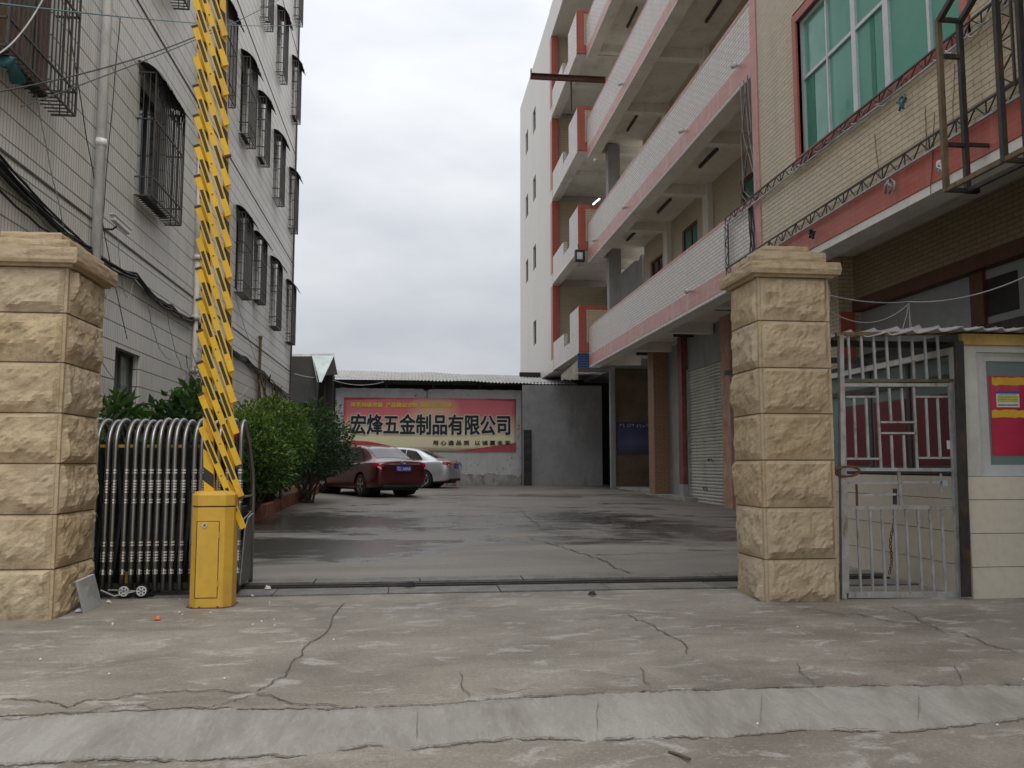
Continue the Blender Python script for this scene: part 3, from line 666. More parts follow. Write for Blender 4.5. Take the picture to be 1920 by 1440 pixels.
# ceiling lights under the balconies
for k, (px, py, lev) in enumerate(((1328, 295, 1), (1185, 440, 1), (1245, 385, 1), (1420, 15, 2), (1340, 15, 2), (1185, 230, 2), (1185, 32, 3))):
    z = ZB[lev] + 0.30; d = ray(px, py); t = (z - CAMH) / d.z; p = CAMP + d * t
    B(p.x - 0.03, p.x + 0.03, p.y - 0.6, p.y + 0.6, z - 0.05, z + 0.015).build('tube_light', M['dark_steel'], FB)
lit = G('lit_fluorescent_tube'); lit.set(Base__Color=(0.8, 0.8, 0.8), Emission__Color=(0.95, 1.0, 1.0), Emission__Strength=1.6)
zz = ZB[1] + 0.2; lp = X(1118, 378, 6.3); lt = MB().tube([(6.3, lp.y - 0.5, lp.z - 0.06), (6.3, lp.y + 0.5, lp.z + 0.06)], 0.03, 8).build('lit_tube', lit.mat, FB)
# small lamps on the parapet faces
for px, py in ((1125, 470), (1118, 300), (1165, 157), (1280, 245), (1380, 122), (1172, 388), (1292, 545), (1115, 450)):
    p = X(px, py, XP - 0.05)
    fx = MB(); fx.tube([(XP, p.y, p.z), (XP - 0.07, p.y, p.z - 0.01)], 0.025, 8); fx.tube([(XP - 0.07, p.y, p.z), (XP - 0.12, p.y - 0.02, p.z - 0.03)], 0.055, 10)
    fx.build('wall_lamp', M['white_paint'], FB, smooth=True)
# near block: recessed backing, tiles one by one where they show large
WY0, WY1, WZ0, WZ1 = 8.12, 11.95, 5.86, 7.98
nb = wall_x(XP + 0.012, -1, -3.0, 13.45, 4.72, 21.0, [(WY0, WY1, WZ0, WZ1)], 0.12)
nb.add([(XP + 0.012, -3.0, 4.72), (XI + 3, -3.0, 4.72), (XI + 3, -3.0, 21), (XP + 0.012, -3.0, 21)], [(0, 1, 2, 3)])
nb.add([(XP + 0.012, -3.0, 21), (XI + 3, -3.0, 21), (XI + 3, YE, 21), (XP + 0.012, YE, 21)], [(0, 1, 2, 3)])
NW = nb.build('wall', M['mortar'], FB)
def camproj(p):
    q = Vector(p) - CAMP; return CX + F * q.dot(_r) / q.dot(_f), CY - F * q.dot(_u) / q.dot(_f), q.dot(_f)
TW, THh, TT = 0.24, 0.07, 0.010
tiles = []
for j in range(66):
    z = 4.735 + THh * j
    if z > 9.35: break
    y = 6.3 - (0.12 if j % 2 else 0)
    while y < 13.44:
        a, b = y, min(y + TW, 13.445); y += TW
        if b - a < 0.03: continue
        if z + THh > WZ0 - 0.13 and z < WZ1 + 0.13 and b > WY0 - 0.13 and a < WY1 + 0.13:
            if a >= WY0 - 0.14 and b <= WY1 + 0.14: continue
            if a < WY0 - 0.13 < b: b = WY0 - 0.132
            elif a < WY1 + 0.13 < b: a = WY1 + 0.132
            if b - a < 0.03: continue
        px, py, dd = camproj((XP, (a + b) / 2, z + 0.03))
        if -20 < px < 1945 and py > -15: tiles.append((dd, a, b, z))
tiles.sort()
tm = MB(); tm.box(-0.001, TT, 0.004, TW - 0.004, 0.003, THh - 0.004)
t0 = tm.build('tile', M['wall_tile'], local=True); tme = t0.data; bpy.data.objects.remove(t0)
rest = MB(); cnt = 0; ow = ORG[NW.name]
for dd, a, b, z in tiles:
    if cnt < 300 and abs(b - a - TW) < 1e-6:
        o = bpy.data.objects.new('tile', tme); COL.objects.link(o); o.parent = NW
        o.location = (XP + 0.002 - ow.x + random.uniform(-0.0006, 0.0006), a - ow.y, z - ow.z); cnt += 1
    else: rest.box(XP + 0.001, XP + 0.001 + TT, a + 0.004, b - 0.004, z + 0.003, z + THh - 0.004)
tag(rest.build('tile_field', M['wall_tile'], NW), kind='stuff')
B(XP + 0.002, XP + 0.011, -3.0, 13.445, 9.36, 21).build('upper_tile_face', M['tile_beige'], NW)
B(XP + 0.002, XP + 0.011, -3.0, 6.05, 4.73, 9.355).build('near_tile_face', M['tile_beige'], NW)
B(XP - 0.012, XP + 0.05, -3.0, 13.45, 4.36, 4.725).build('red_band', M['red_tile'], FB)
B(XP + 0.0, XP + 0.35, -3.0, 13.45, 4.25, 4.355).build('edge_beam', M['beam'], FB)
B(XP - 0.015, XP + 0.3, 13.45, 13.70, 4.30, 21).build('corner_strip', M['pink_band'], FB)
B(XP + 0.31, XI + 3, 13.46, 13.69, 7.9, 21).build('cross_wall', M['tile_beige'], FB)
# big green window with red surround
sr = MB(); e = 0.13
sr.box(XP - 0.02, XP + 0.13, WY0 - e, WY0, WZ0 - e, WZ1 + e); sr.box(XP - 0.02, XP + 0.13, WY1, WY1 + e, WZ0 - e, WZ1 + e)
sr.box(XP - 0.021, XP + 0.131, WY0 - e, WY1 + e, WZ1 + 0.001, WZ1 + e); sr.box(XP - 0.021, XP + 0.131, WY0 - e, WY1 + e, WZ0 - e, WZ0 - 0.001)
sr.build('window_surround', M['red_tile'], FB)
gw = MB(); Xg = XP + 0.09; zt = 7.02; ym = [WY0, 8.78, 9.62, 9.78, 10.38, 10.5, 11.15, WY1]
for a, b, c, d in ((WY0, WY1, WZ0, WZ0 + 0.06), (WY0, WY1, WZ1 - 0.06, WZ1), (WY0, WY0 + 0.06, WZ0, WZ1), (WY1 - 0.07, WY1, WZ0, WZ1),
                   (8.75, 8.80, WZ0, WZ1), (9.58, 9.70, WZ0, WZ1), (10.36, 10.47, WZ0, WZ1), (11.13, 11.17, WZ0, WZ1), (9.70, WY1, zt, zt + 0.05), (WY0, 9.58, zt, zt + 0.05)):
    gw.box(Xg - 0.035 - 0.001 * (d - c > 1), Xg + 0.03, a, b, c, d)
gwo = gw.build('window', M['alu'], FB)
ye = [WY0 + 0.06, 8.75, 8.80, 9.58, 9.70, 10.36, 10.47, 11.13, 11.17, WY1 - 0.07]
for i in range(0, 10, 2):
    for (c, d) in ((WZ0 + 0.06, zt), (zt + 0.05, WZ1 - 0.06)):
        B(Xg, Xg + 0.008, ye[i] + 0.002, ye[i + 1] - 0.002, c, d).build('pane', M['glass_green'], gwo)
for a, b in ((11.6, 11.86), (9.95, 10.05)): B(Xg - 0.006, Xg - 0.001, a, b, WZ0 + 0.06, zt).build('curtain_edge', M['curtain_green'], gwo)
# ---- inner wall, upper storeys
uh = [(21.4, 22.7, 5.4, 7.7), (16.9, 18.4, 5.4, 7.7), (24.6, 25.9, 5.0, 7.6), (15.0, 16.2, 8.7, 11.0), (17.6, 18.8, 8.7, 11.0), (21.0, 22.3, 8.7, 11.0)]
wall_x(XI, -1, -3.0, 26.6, 4.70, 20.9, uh, 0.25).build('inner_wall', M['tile_beige'], FB)
for i, h in enumerate(uh):
    f = MB(); y0, y1, z0, z1 = h
    for a, b, c, d in ((y0, y1, z0, z0 + 0.06), (y0, y1, z1 - 0.06, z1), (y0, y0 + 0.06, z0, z1), (y1 - 0.06, y1, z0, z1), ((y0 + y1) / 2 - 0.03, (y0 + y1) / 2 + 0.03, z0, z1)): f.box(XI + 0.05, XI + 0.12, a, b, c, d)
    w = f.build('window', M['timber'], FB)
    B(XI + 0.08, XI + 0.09, y0 + 0.02, y1 - 0.02, z0 + 0.02, z1 - 0.02).build('pane', M['curtain_green' if i in (0, 1) else 'glass_dark'], w)
for y in (20.4, 23.85): B(XI - 0.14, XI - 0.002, y - 0.2, y + 0.2, 4.8, 20.8).build('pilaster', M['beam'], FB)
B(6.35, 6.75, 26.9, 27.25, 4.8, 11.8).build('column', M['plaster_grey'], FB)
# ---- ground floor, street side
M['tile_recess_shade'] = tiled('shade_darkened_beige_tile', (0.36, 0.29, 0.18), (0.31, 0.25, 0.15), (0.09, 0.07, 0.045), 0.24, 0.07, 0.006)  # beige tile with the shade of the recess put into its colour
B(XI + 0.3, XI + 0.5, -3.0, 13.9, 0.0, 4.74).build('ground_wall', M['plaster_grey'], FB)
B(XI - 0.02, XI + 0.28, -3.0, 13.9, 3.98, 4.73).build('tile_frieze', M['tile_recess_shade'], FB)
B(XI - 0.06, XI + 0.285, -3.0, 13.95, 3.78, 3.975).build('lintel', M['timber'], FB)
B(XI + 0.1, XI + 0.27, 9.55, 13.5, 3.05, 3.775).build('fanlight_panel', plain('shade_darkened_panel', (0.30, 0.31, 0.31), 0.6, 0, 0.12, 1.2, 0.05), FB)  # panel colour darkened to carry the recess shade
B(XI + 0.05, XI + 0.27, 10.35, 10.62, 3.05, 3.776).build('vent_jamb', M['timber'], FB)
B(XI + 0.094, XI + 0.24, 9.75, 10.35, 3.15, 3.65).build('vent_opening', M['dark'], FB)
B(XI + 0.06, XI + 0.27, -3.0, 13.5, 2.86, 3.045).build('window_head', M['dark_steel'], FB)
gf = B(XI + 0.14, XI + 0.155, -2.9, 13.2, 0.9, 2.855).build('shop_glass', M['glass_teal'], FB)
for y in (9.7, 11.6, 12.9): B(XI + 0.08, XI + 0.139, y - 0.05, y + 0.05, 0.9, 2.858).build('glass_mullion', M['rusty_steel'], gf)
B(XI - 0.3, XI + 0.25, 13.52, 14.05, 0.0, 4.72).build('column', M['tile_beige'], FB)
B(XI - 0.302, XI - 0.05, 13.46, 13.518, 0.0, 3.77).build('column_trim', M['red_tile'], FB)
B(5.95, 6.15, -3.0, 6.75, -0.4, 4.24).build('unseen_shade_wall', M['tile_beige'], FB)  # two unseen walls added to keep street light out of the recess
B(6.151, XI + 0.28, 6.55, 6.75, -0.4, 4.24).build('unseen_shade_wall', M['plaster_grey'], FB)
B(6.2, 7.1, 9.75, 9.82, 4.63, 4.70).build('tube_light', M['dark_steel'], FB)
# ---- ground floor, yard side
def gy(y): return g(XI, y)
M['tile_brown'] = tiled('brown_column_tile', (0.42, 0.25, 0.15), (0.37, 0.21, 0.12), (0.16, 0.09, 0.05), 0.24, 0.07, 0.006)
SH = thing('roller_shutter', (XI, 21.1, gy(21)), 'closed cream ribbed roller shutter door beside the right stone pillar', 'shutter')
sm = MB(); y0, y1, zt2 = 19.78, 22.48, 3.75; n = 42; zb2 = gy(21.1) - 0.03
for i in range(n):
    a = zb2 + (zt2 - zb2) * i / n; b = zb2 + (zt2 - zb2) * (i + 1) / n
    sm.prism([(XI + 0.10, a), (XI + 0.055, a + (b - a) * 0.25), (XI + 0.05, a + (b - a) * 0.6), (XI + 0.085, b - 0.006), (XI + 0.10, b - 0.002), (XI + 0.12, b - 0.002), (XI + 0.12, a)], 1, y0, y1)
tag(sm.build('slat_curtain', M['shutter'], SH), kind='stuff')
for y, z in ((20.9, 1.35), (21.3, 0.62)): MB().tube([(XI + 0.05, y - 0.12, z - 0.06), (XI + 0.01, y - 0.12, z), (XI + 0.01, y + 0.12, z), (XI + 0.05, y + 0.12, z - 0.06)], 0.014, 6).build('handle', M['dark_steel'], SH)
for y in (y0 - 0.05, y1 + 0.05): B(XI + 0.0, XI + 0.13, y - 0.045, y + 0.045, 0.1, zt2 + 0.05).build('guide_rail', M['rusty_steel'], SH)
B(XI + 0.06, XI + 0.3, 19.6, 22.6, zt2, 4.76).build('shutter_lintel', M['plaster_grey'], FB)
B(XI - 0.1, XI + 0.3, 19.1, 19.66, 0.0, 4.755).build('column', plain('salmon_column', (0.52, 0.30, 0.22), 0.7, 0, 0.25, 4, 0.2, (0.55, 0.50, 0.47)), FB)
B(XI + 0.32, XI + 0.5, 13.9, 19.6, 0.0, 4.755).build('ground_wall', M['plaster_grey'], FB)
rc = plain('red_gloss_column', (0.22, 0.055, 0.04), 0.5, 0, 0.3, 4, 0.15, (0.2, 0.17, 0.16))
B(XI - 0.12, XI + 0.3, 22.6, 22.95, gy(22.7) + 0.42, 4.757).build('column', rc, FB)
B(XI - 0.121, XI + 0.3, 22.598, 22.952, 0.0, gy(22.7) + 0.418).build('column_base', M['plaster_grey'], FB)
B(XI + 0.25, XI + 0.42, 22.96, 25.0, 0.0, 4.758).build('ground_wall', M['plaster_grey'], FB)
tc_ = B(XI - 0.22, XI + 0.26, 25.0, 25.62, 0.0, 4.759).build('column', M['tile_brown'], FB)
B(XI - 0.224, XI - 0.1, 24.996, 25.1, 0.0, 4.70).build('corner_trim', M['tile_brown'], tc_)
B(XI - 0.3, XI + 0.3, 22.0, 25.8, 0.0, gy(24) + 0.07).build('door_step', M['plaster_base'], FB)
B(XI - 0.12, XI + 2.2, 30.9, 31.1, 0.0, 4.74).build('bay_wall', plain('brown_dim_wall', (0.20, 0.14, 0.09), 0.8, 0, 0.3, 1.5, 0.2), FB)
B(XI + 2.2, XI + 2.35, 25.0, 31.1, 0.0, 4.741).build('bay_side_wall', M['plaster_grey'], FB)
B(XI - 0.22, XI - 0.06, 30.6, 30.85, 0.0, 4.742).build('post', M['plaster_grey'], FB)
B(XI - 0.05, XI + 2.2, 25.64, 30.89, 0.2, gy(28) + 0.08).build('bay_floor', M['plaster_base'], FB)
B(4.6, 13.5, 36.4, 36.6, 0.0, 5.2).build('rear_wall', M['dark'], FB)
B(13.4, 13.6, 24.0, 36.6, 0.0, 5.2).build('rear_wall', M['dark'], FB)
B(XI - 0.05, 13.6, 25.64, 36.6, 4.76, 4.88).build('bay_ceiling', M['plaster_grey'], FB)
# notice board in the dim bay
nbp = thing('notice_board', (XI + 0.6, 30.86, 2.2), 'dim blue notice board at the back of the open ground floor bay', 'notice board')
p0, p1 = Y(1158, 852, 30.86), Y(1222, 792, 30.86)
q = G('blue_sunset_print'); o = q.xyz(q.pos()); f = q.m('DIVIDE', q.m('SUBTRACT', o[2], p0.z), p1.z - p0.z)
q.set(Base__Color=q.mix(q.noise(q.pos(), 1.6, 4), q.ramp(f, (0.0, (0.10, 0.03, 0.03)), (0.35, (0.10, 0.16, 0.30)), (1.0, (0.02, 0.04, 0.20))), (0.05, 0.03, 0.10)), Roughness=0.5)
B(p0.x, p1.x, 30.85, 30.87, p0.z, p1.z).build('printed_sheet', q.mat, nbp)
mk = MB(); rng = random.Random(5)
for i in range(9):
    x = p0.x + 0.12 + 0.125 * i; z = p1.z - 0.12
    for _ in range(4):
        a, b = rng.uniform(-0.03, 0.03), rng.uniform(-0.05, 0.05)
        if rng.random() < 0.5: mk.box(x + a - 0.03, x + a + 0.03, 30.842, 30.846, z + b - 0.006, z + b + 0.006)
        else: mk.box(x + a - 0.006, x + a + 0.006, 30.842, 30.846, z + b - 0.04, z + b + 0.04)
mk.build('heading_marks', M['white_ink'], nbp)
# soffit level tubes over the yard door
for px, py in ((1225, 663), (1300, 628), (1385, 578)):
    z = ZB[0] + 0.28; d = ray(px, py); p = CAMP + d * ((z - CAMH) / d.z); B(p.x - 0.55, p.x + 0.55, p.y - 0.03, p.y + 0.03, z - 0.06, z + 0.03).build('tube_light', M['dark_steel'], FB)

# ================================================================== STAIR TOWER
XT = 5.5
ST = thing('stair_tower', (XT + 1.5, 35, 0), 'pale tiled stair tower with red columns beyond the balconies', 'tower')
ZT = [4.95, 8.4, 11.85, 15.3]
sl = []
for y, zs in ((38.1, (17.2, 13.95, 10.7, 7.2)), (40.7, (17.15, 13.9, 10.65))):
    for z in zs: sl.append((y - 0.45, y + 0.45, z - 0.55, z + 0.55))
mb = wall_x(XT, -1, 33.45, 43.3, 4.9, 20.0, sl, 0.2)
mb.add([(XT, 33.45, 4.9), (XT + 4, 33.45, 4.9), (XT + 4, 33.45, 20), (XT, 33.45, 20)], [(0, 1, 2, 3)])
mb.add([(XT, 33.45, 4.9), (XT, 43.3, 4.9), (XT + 4, 43.3, 4.9), (XT + 4, 33.45, 4.9)], [(0, 1, 2, 3)])
mb.add([(XT, 33.45, 20), (XT + 4, 33.45, 20), (XT + 4, 43.3, 20), (XT, 43.3, 20)], [(0, 1, 2, 3)])
mb.build('wall', M['tile_tower'], ST)
for h in sl:
    f = MB()
    for a, b, c, d in ((h[0], h[1], h[2], h[2] + 0.06), (h[0], h[1], h[3] - 0.06, h[3]), (h[0], h[0] + 0.06, h[2], h[3]), (h[1] - 0.06, h[1], h[2], h[3])): f.box(XT + 0.08, XT + 0.14, a, b, c, d)
    w = f.build('window', M['grille'], ST); B(XT + 0.1, XT + 0.11, h[0] + 0.02, h[1] - 0.02, h[2] + 0.02, h[3] - 0.02).build('pane', M['glass_dark'], w)
for k, zb in enumerate(ZT):
    pr = MB(); pr.box(XT, XT + 0.14, 27.75, 29.4, zb + 0.06, zb + 1.55); pr.box(XT, XT + 0.14, 29.4, 30.6, zb + 0.06, zb + 0.55); pr.box(XT, XT + 0.14, 30.6, 33.0, zb + 0.06, zb + 1.05)
    bp = pr.build('landing_parapet', M['tile_right'], ST)
    B(XT - 0.02, XT + 1.75, 27.68, 27.745, zb, zb + 1.56).build('end_panel', M['red_tile'], bp)
    B(XT + 0.24, XT + 1.74, 27.665, 27.678, zb + 0.3, zb + 1.42).build('end_tile', M['tile_beige'], bp)
    B(XT - 0.03, XT + 0.1, 27.75, 33.0, zb - 0.05, zb + 0.058).build('landing_edge', M['beam'], bp)
    B(XT + 0.1, XT + 3.6, 27.72, 33.2, zb + 0.2, zb + 0.34).build('landing_slab', M['soffit'], ST)
    B(XT + 0.06, XT + 0.35, 27.75, 33.2, zb + 0.0, zb + 0.198).build('landing_beam', M['beam'], ST)
    B(XT + 0.36, XT + 3.5, 30.2, 30.45, zb + 0.02, zb + 0.197).build('landing_beam', M['beam'], ST)
    B(XT - 0.02, XT + 0.25, 33.0, 33.44, zb + 0.4, zb + 3.35).build('column', M['red_tile'], ST)
    B(XT - 0.015, XT + 0.24, 33.0, 33.445, zb - 0.09, zb + 0.395).build('column_head', M['tile_tower'], ST)
    bw = B(XT + 0.26, XT + 3.6, 33.2, 33.4, zb + 0.345, zb + 3.4).build('back_wall', M['tile_beige'], ST)
    B(XT + 1.0, XT + 1.9, 33.17, 33.198, zb + 0.35, zb + 2.4).build('doorway', M['dark'], bw)
    B(XT + 2.2, XT + 2.3, 27.8, 33.19, zb + 0.345, zb + 3.39).build('hall_partition', M['plaster_grey'], ST)
B(XT - 0.02, XT + 3.6, 27.7, 33.44, 18.7, 20.0).build('roof_parapet', M['tile_tower'], ST)
B(XT + 0.2, XT + 0.5, 27.9, 28.2, 18.75, 18.76).build('roof_stain', M['soffit'], ST)
B(XT + 2.31, XT + 2.9, 27.75, 28.1, 4.9, 18.69).build('column', M['plaster_grey'], ST)
# steel beam sticking out at the fourth storey
p = Y(995, 142, 27.9); p2_ = Y(1135, 146, 27.9)
ib = MB(); ib.box(p.x, p2_.x, 27.85, 28.0, p.z - 0.09, p.z - 0.07); ib.box(p.x, p2_.x, 27.85, 28.0, p.z + 0.07, p.z + 0.09); ib.box(p.x, p2_.x, 27.915, 27.935, p.z - 0.072, p.z + 0.072); ib.box(p.x, p.x + 0.03, 27.85, 28.0, p.z - 0.09, p.z + 0.25)
tag(ib.build('steel_beam', plain('red_oxide_steel', (0.12, 0.05, 0.035), 0.7, 0.1, 0.3)), 'rusty steel beam jutting out in front of the stair tower', 'beam')
p = Y(1071, 170, 27.95); tag(MB().tube([(p.x, 27.97, ZT[2] + 1.5), (p.x, 27.97, p.z + 0.35)], 0.035, 8).build('steel_pole', M['grille']), 'thin grey pole standing on the third landing of the stair tower', 'pole')
# floodlight under the second landing panel
fl = thing('floodlight', (5.6, 27.4, 8.0), 'black framed floodlight hanging below the stair tower landing', 'floodlight')
p0, p1 = Y(1079, 489, 27.4), Y(1097, 468, 27.4)
B(p0.x, p1.x, 27.4, 27.6, p0.z, p1.z).build('housing', M['dark_steel'], fl, bevel=0.015)
B(p0.x + 0.05, p1.x - 0.09, 27.385, 27.398, p0.z + 0.06, p1.z - 0.1).build('lens', M['white_paint'], fl)
MB().bar((p0.x + 0.15, 27.5, p1.z), (p0.x + 0.15, 27.7, p1.z + 0.25), 0.04, 0.02).build('bracket', M['dark_steel'], fl)

# ================================================================== BACK SHED WITH BANNER
YBK = 34.5
BS = thing('back_shed', (1, YBK, g(0, YBK)), 'low whitewashed shed with corrugated roof closing the yard', 'shed')
zg = g(0, YBK)
pl, pr_ = Y(628, 800, YBK).x, Y(978, 800, YBK).x
wm = MB(); tops = []
for i in range(81):
    px = 628 + 350 * i / 80; zt_ = Y(px, 727 + 5 * (px - 628) / 350 + 1.3 * noise.noise(Vector((px * 0.08, 0, 0))) + (4 if 790 < px < 800 else 0), YBK).z
    tops.append((pl + (pr_ - pl) * i / 80, zt_))
wm.prism([(pl, zg - 0.3)] + tops + [(pr_, zg - 0.3)], 1, YBK, YBK + 0.2)
WM = wm.build('wall', M['plaster_white'], BS)
ft = [(pl + (pr_ - pl) * i / 60, zg + 0.42 + 0.16 * noise.noise(Vector((i * 0.35, 2, 0))) + 0.05 * random.uniform(-1, 1)) for i in range(61)]
MB().prism([(pl, zg - 0.3)] + ft + [(pr_, zg - 0.3)], 1, YBK - 0.006, YBK + 0.05).build('wall_foot', M['plaster_base'], WM)
cx = Y(801, 740, YBK).x
MB().prism([(cx - 0.05, Y(801, 732, YBK).z), (cx + 0.06, Y(801, 732, YBK).z), (cx + 0.03, Y(801, 748, YBK).z), (cx - 0.04, Y(801, 747, YBK).z)], 1, YBK - 0.006, YBK).build('wall_scar', M['plaster_base'], WM)
sp = MB(); rng = random.Random(8)
for i in range(46):
    px, py = (rng.uniform(872, 976), rng.uniform(850, 890)) if rng.random() < 0.5 else (rng.uniform(700, 970), rng.uniform(735, 746)) if rng.random() < 0.4 else (rng.uniform(967, 977), rng.uniform(745, 860))
    p = Y(px, py, YBK); w, h = rng.uniform(0.01, 0.035), rng.uniform(0.015, 0.09)
    sp.prism([(p.x - w, p.z), (p.x, p.z - h), (p.x + w, p.z - h * 0.2), (p.x + w * 0.3, p.z + h * 0.6)], 1, YBK - 0.004, YBK - 0.001)
tag(sp.build('paint_chips', M['plaster_base'], WM), kind='stuff')
p0, p1 = Y(969, 806, YBK), Y(976, 796, YBK)
text_fit('2', lambda u, v, d: (p0.x + (p1.x - p0.x) * u, YBK - 0.006 - d, p0.z + (p1.z - p0.z) * v), 0, 0.0).build('painted_numeral', M['plaster_base'], WM)
# dark eave gap, posts and corrugated roof
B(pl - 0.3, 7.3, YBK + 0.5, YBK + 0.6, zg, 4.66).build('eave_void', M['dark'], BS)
B(pl - 0.3, 7.3, YBK + 0.21, YBK + 0.49, 4.1, 4.2).build('tie_beam', M['dark_steel'], BS)
for px in (640, 725, 812, 900, 985, 1060): x = Y(px, 720, YBK - 0.1).x; B(x - 0.04, x + 0.04, YBK - 0.12, YBK - 0.04, 4.28, 4.60).build('rafter_end', M['dark_steel'], BS)
B(pl - 0.35, 6.6, YBK - 0.14, YBK - 0.125, 4.42, 4.58).build('eave_shade', M['awning'], BS)
def roof_pt(px_l, px_r, zl, zr):
    xa, xb = Y(px_l, 705, YBK - 0.6).x, Y(px_r, 705, YBK - 0.6).x
    def S(u, v):
        x = xa + (xb - xa) * u; k = int(round(u * 140))
        rag = 0.10 * noise.noise(Vector((x * 2.3, 0, 0))) * (1 - v)
        return (x, YBK - 0.65 + rag + 3.0 * v, zl + (zr - zl) * u + 0.62 * v + (0.045 if k % 2 else 0) + 0.05 * noise.noise(Vector((x * 0.7, v, 4))))
    return S
rf = MB().grid(roof_pt(618, 1082, 4.60, 4.42), 140, 5).build('roof', M['roof_sheet'], BS)
md = rf.modifiers.new('thick', 'SOLIDIFY'); md.thickness = 0.012
# shaded grey cement wall and steel door to the right
xg = Y(980, 850, YBK - 1.0).x
GWL = B(xg + 0.02, XI + 0.12, 33.6, 33.8, 0.0, 4.38).build('side_wall', M['plaster_grey'], BS)
dr = B(xg + 0.05, xg + 0.36, 33.52, 33.58, zg - 0.05, Y(985, 806, 33.5).z).build('steel_door', M['dark_steel'], BS)
for z in (0.9, 1.3, 1.38, 2.0): B(xg + 0.06, xg + 0.35, 33.50, 33.52, zg + z - 0.02, zg + z + 0.02).build('door_rail', M['grille'], dr)
# torn sheets above the right end
sc = MB(); a, b = Y(1052, 690, 27.9), Y(1084, 690, 27.9)
def S(u, v):
    x = a.x + (b.x - a.x) * u; zt_ = Y(1052 + 32 * u, 703 - 28 * u, 27.9).z; zl = Y(1052 + 32 * u, 712 + 3 * noise.noise(Vector((u * 7, 0, 0))), 27.9).z
    return (x, 27.9 + 0.02 * (int(round(u * 20)) % 2), zl + (zt_ - zl) * v)
o = sc.grid(S, 20, 3).build('corrugated_panel', M['sheet_cream']); o.modifiers.new('thick', 'SOLIDIFY').thickness = 0.006
tag(o, 'torn cream corrugated panel hanging below the stair tower', 'panel')
sc = MB(); a, b = Y(1083, 690, 27.66), Y(1107, 690, 27.66); zl, zt_ = Y(1090, 690, 27.66).z, Y(1090, 663, 27.66).z
o = sc.grid(lambda u, v: (a.x + (b.x - a.x) * u, 27.62 + 0.025 * (int(round(v * 12)) % 2), zl + (zt_ - zl) * v), 3, 12).build('corrugated_panel', M['sheet_blue']); o.modifiers.new('thick', 'SOLIDIFY').thickness = 0.006
tag(o, 'dark blue corrugated panel beside the first balcony end', 'panel')
a, b = Y(1083, 700, 27.3), Y(1132, 697, 27.3)
o = MB().grid(lambda u, v: (a.x + (b.x - a.x) * u, 27.0 + 0.8 * v, a.z + 0.05 * noise.noise(Vector((u * 6, v, 0))) + 0.04 * v), 12, 2).build('flat_awning', M['roof_white']); o.modifiers.new('thick', 'SOLIDIFY').thickness = 0.02
tag(o, 'short ragged white awning edge under the first balcony', 'awning')

# banner
b0, b1 = Y(643, 846, YBK - 0.03), Y(967.5, 748, YBK - 0.03)
BN = thing('banner', (b0.x, YBK - 0.03, b0.z), 'red and gold company banner with large black characters', 'banner')
BW, BH = b1.x - b0.x, b1.z - b0.z
q = G('printed_banner'); o = q.xyz(q.pos()); u = q.m('DIVIDE', q.m('SUBTRACT', o[0], b0.x), BW); v = q.m('DIVIDE', q.m('SUBTRACT', o[2], b0.z), BH)
rd, gd = (0.78, 0.20, 0.23), (0.92, 0.84, 0.56)
wv = q.noise(q.pos(), 0.7, 2)
vv = q.m('ADD', v, q.m('MULTIPLY', q.m('SUBTRACT', wv, 0.5), 0.25))
cc = q.ramp(vv, (0.30, gd), (0.52, (0.84, 0.50, 0.34)), (0.72, rd))
du = q.m('DIVIDE', q.m('SUBTRACT', u, 0.52), 0.16); dv = q.m('DIVIDE', q.m('SUBTRACT', v, 0.78), 0.34)
glow = q.m('SUBTRACT', 1.0, q.m('ADD', q.m('MULTIPLY', du, du), q.m('MULTIPLY', dv, dv)), clamp=True)
cc = q.mix(q.m('MULTIPLY', glow, 0.85), cc, (0.86, 0.58, 0.40))
q.set(Base__Color=cc, Roughness=0.55, Normal=q.bump(q.noise(q.pos(), 3, 3), 0.15, 0.02))
bm_ = MB(); bm_.grid(lambda u, v: (b0.x + BW * u, YBK - 0.03 - 0.012 * noise.noise(Vector((u * 14, v * 4, 0))), b0.z + BH * v), 40, 10)
bo = bm_.build('sheet', q.mat, BN, smooth=True); bo.modifiers.new('thick', 'SOLIDIFY').thickness = 0.004
def BP(u0, u1, v0, v1, d0):
    return lambda u, v, d: (b0.x + BW * (u0 + (u1 - u0) * u), YBK - 0.052 - d0 - d * 0.5, b0.z + BH * (v0 + (v1 - v0) * v))
MAIN = '宏烽五金制品有限公司'
def bold(body, rect, d0, r, rings, name, mat):
    out = MB()
    for k in range(rings):                            # thickened strokes: overlaid copies a hair apart
        a = 6.283 * k / rings; du, dv = r * math.cos(a) / BW, r * math.sin(a) / BH
        m_ = text_fit(body, BP(rect[0] + du, rect[1] + du, rect[2] + dv, rect[3] + dv, d0 + 0.0003 * k), 0, 0.0); out.add(m_.v, m_.f)
    return out.build(name, mat, BN)
bold(MAIN, (0.042, 0.963, 0.318, 0.690), 0.0, 0.055, 12, 'title_outline', M['white_ink'])
bold(MAIN, (0.042, 0.963, 0.318, 0.690), 0.006, 0.022, 8, 'title', M['ink'])
bold('体系持续完善  产品精益求精  服务永无止境', (0.040, 0.622, 0.825, 0.908), 0.002, 0.009, 5, 'slogan', M['yellow_ink'])
bold('用 心 造 品 质   以 诚 赢 未 来', (0.514, 0.966, 0.118, 0.205), 0.006, 0.007, 4, 'slogan', M['ink'])
rdm = plain('banner_drape_red', (0.55, 0.08, 0.10), 0.5, 0, 0.35, 2.5, 0)
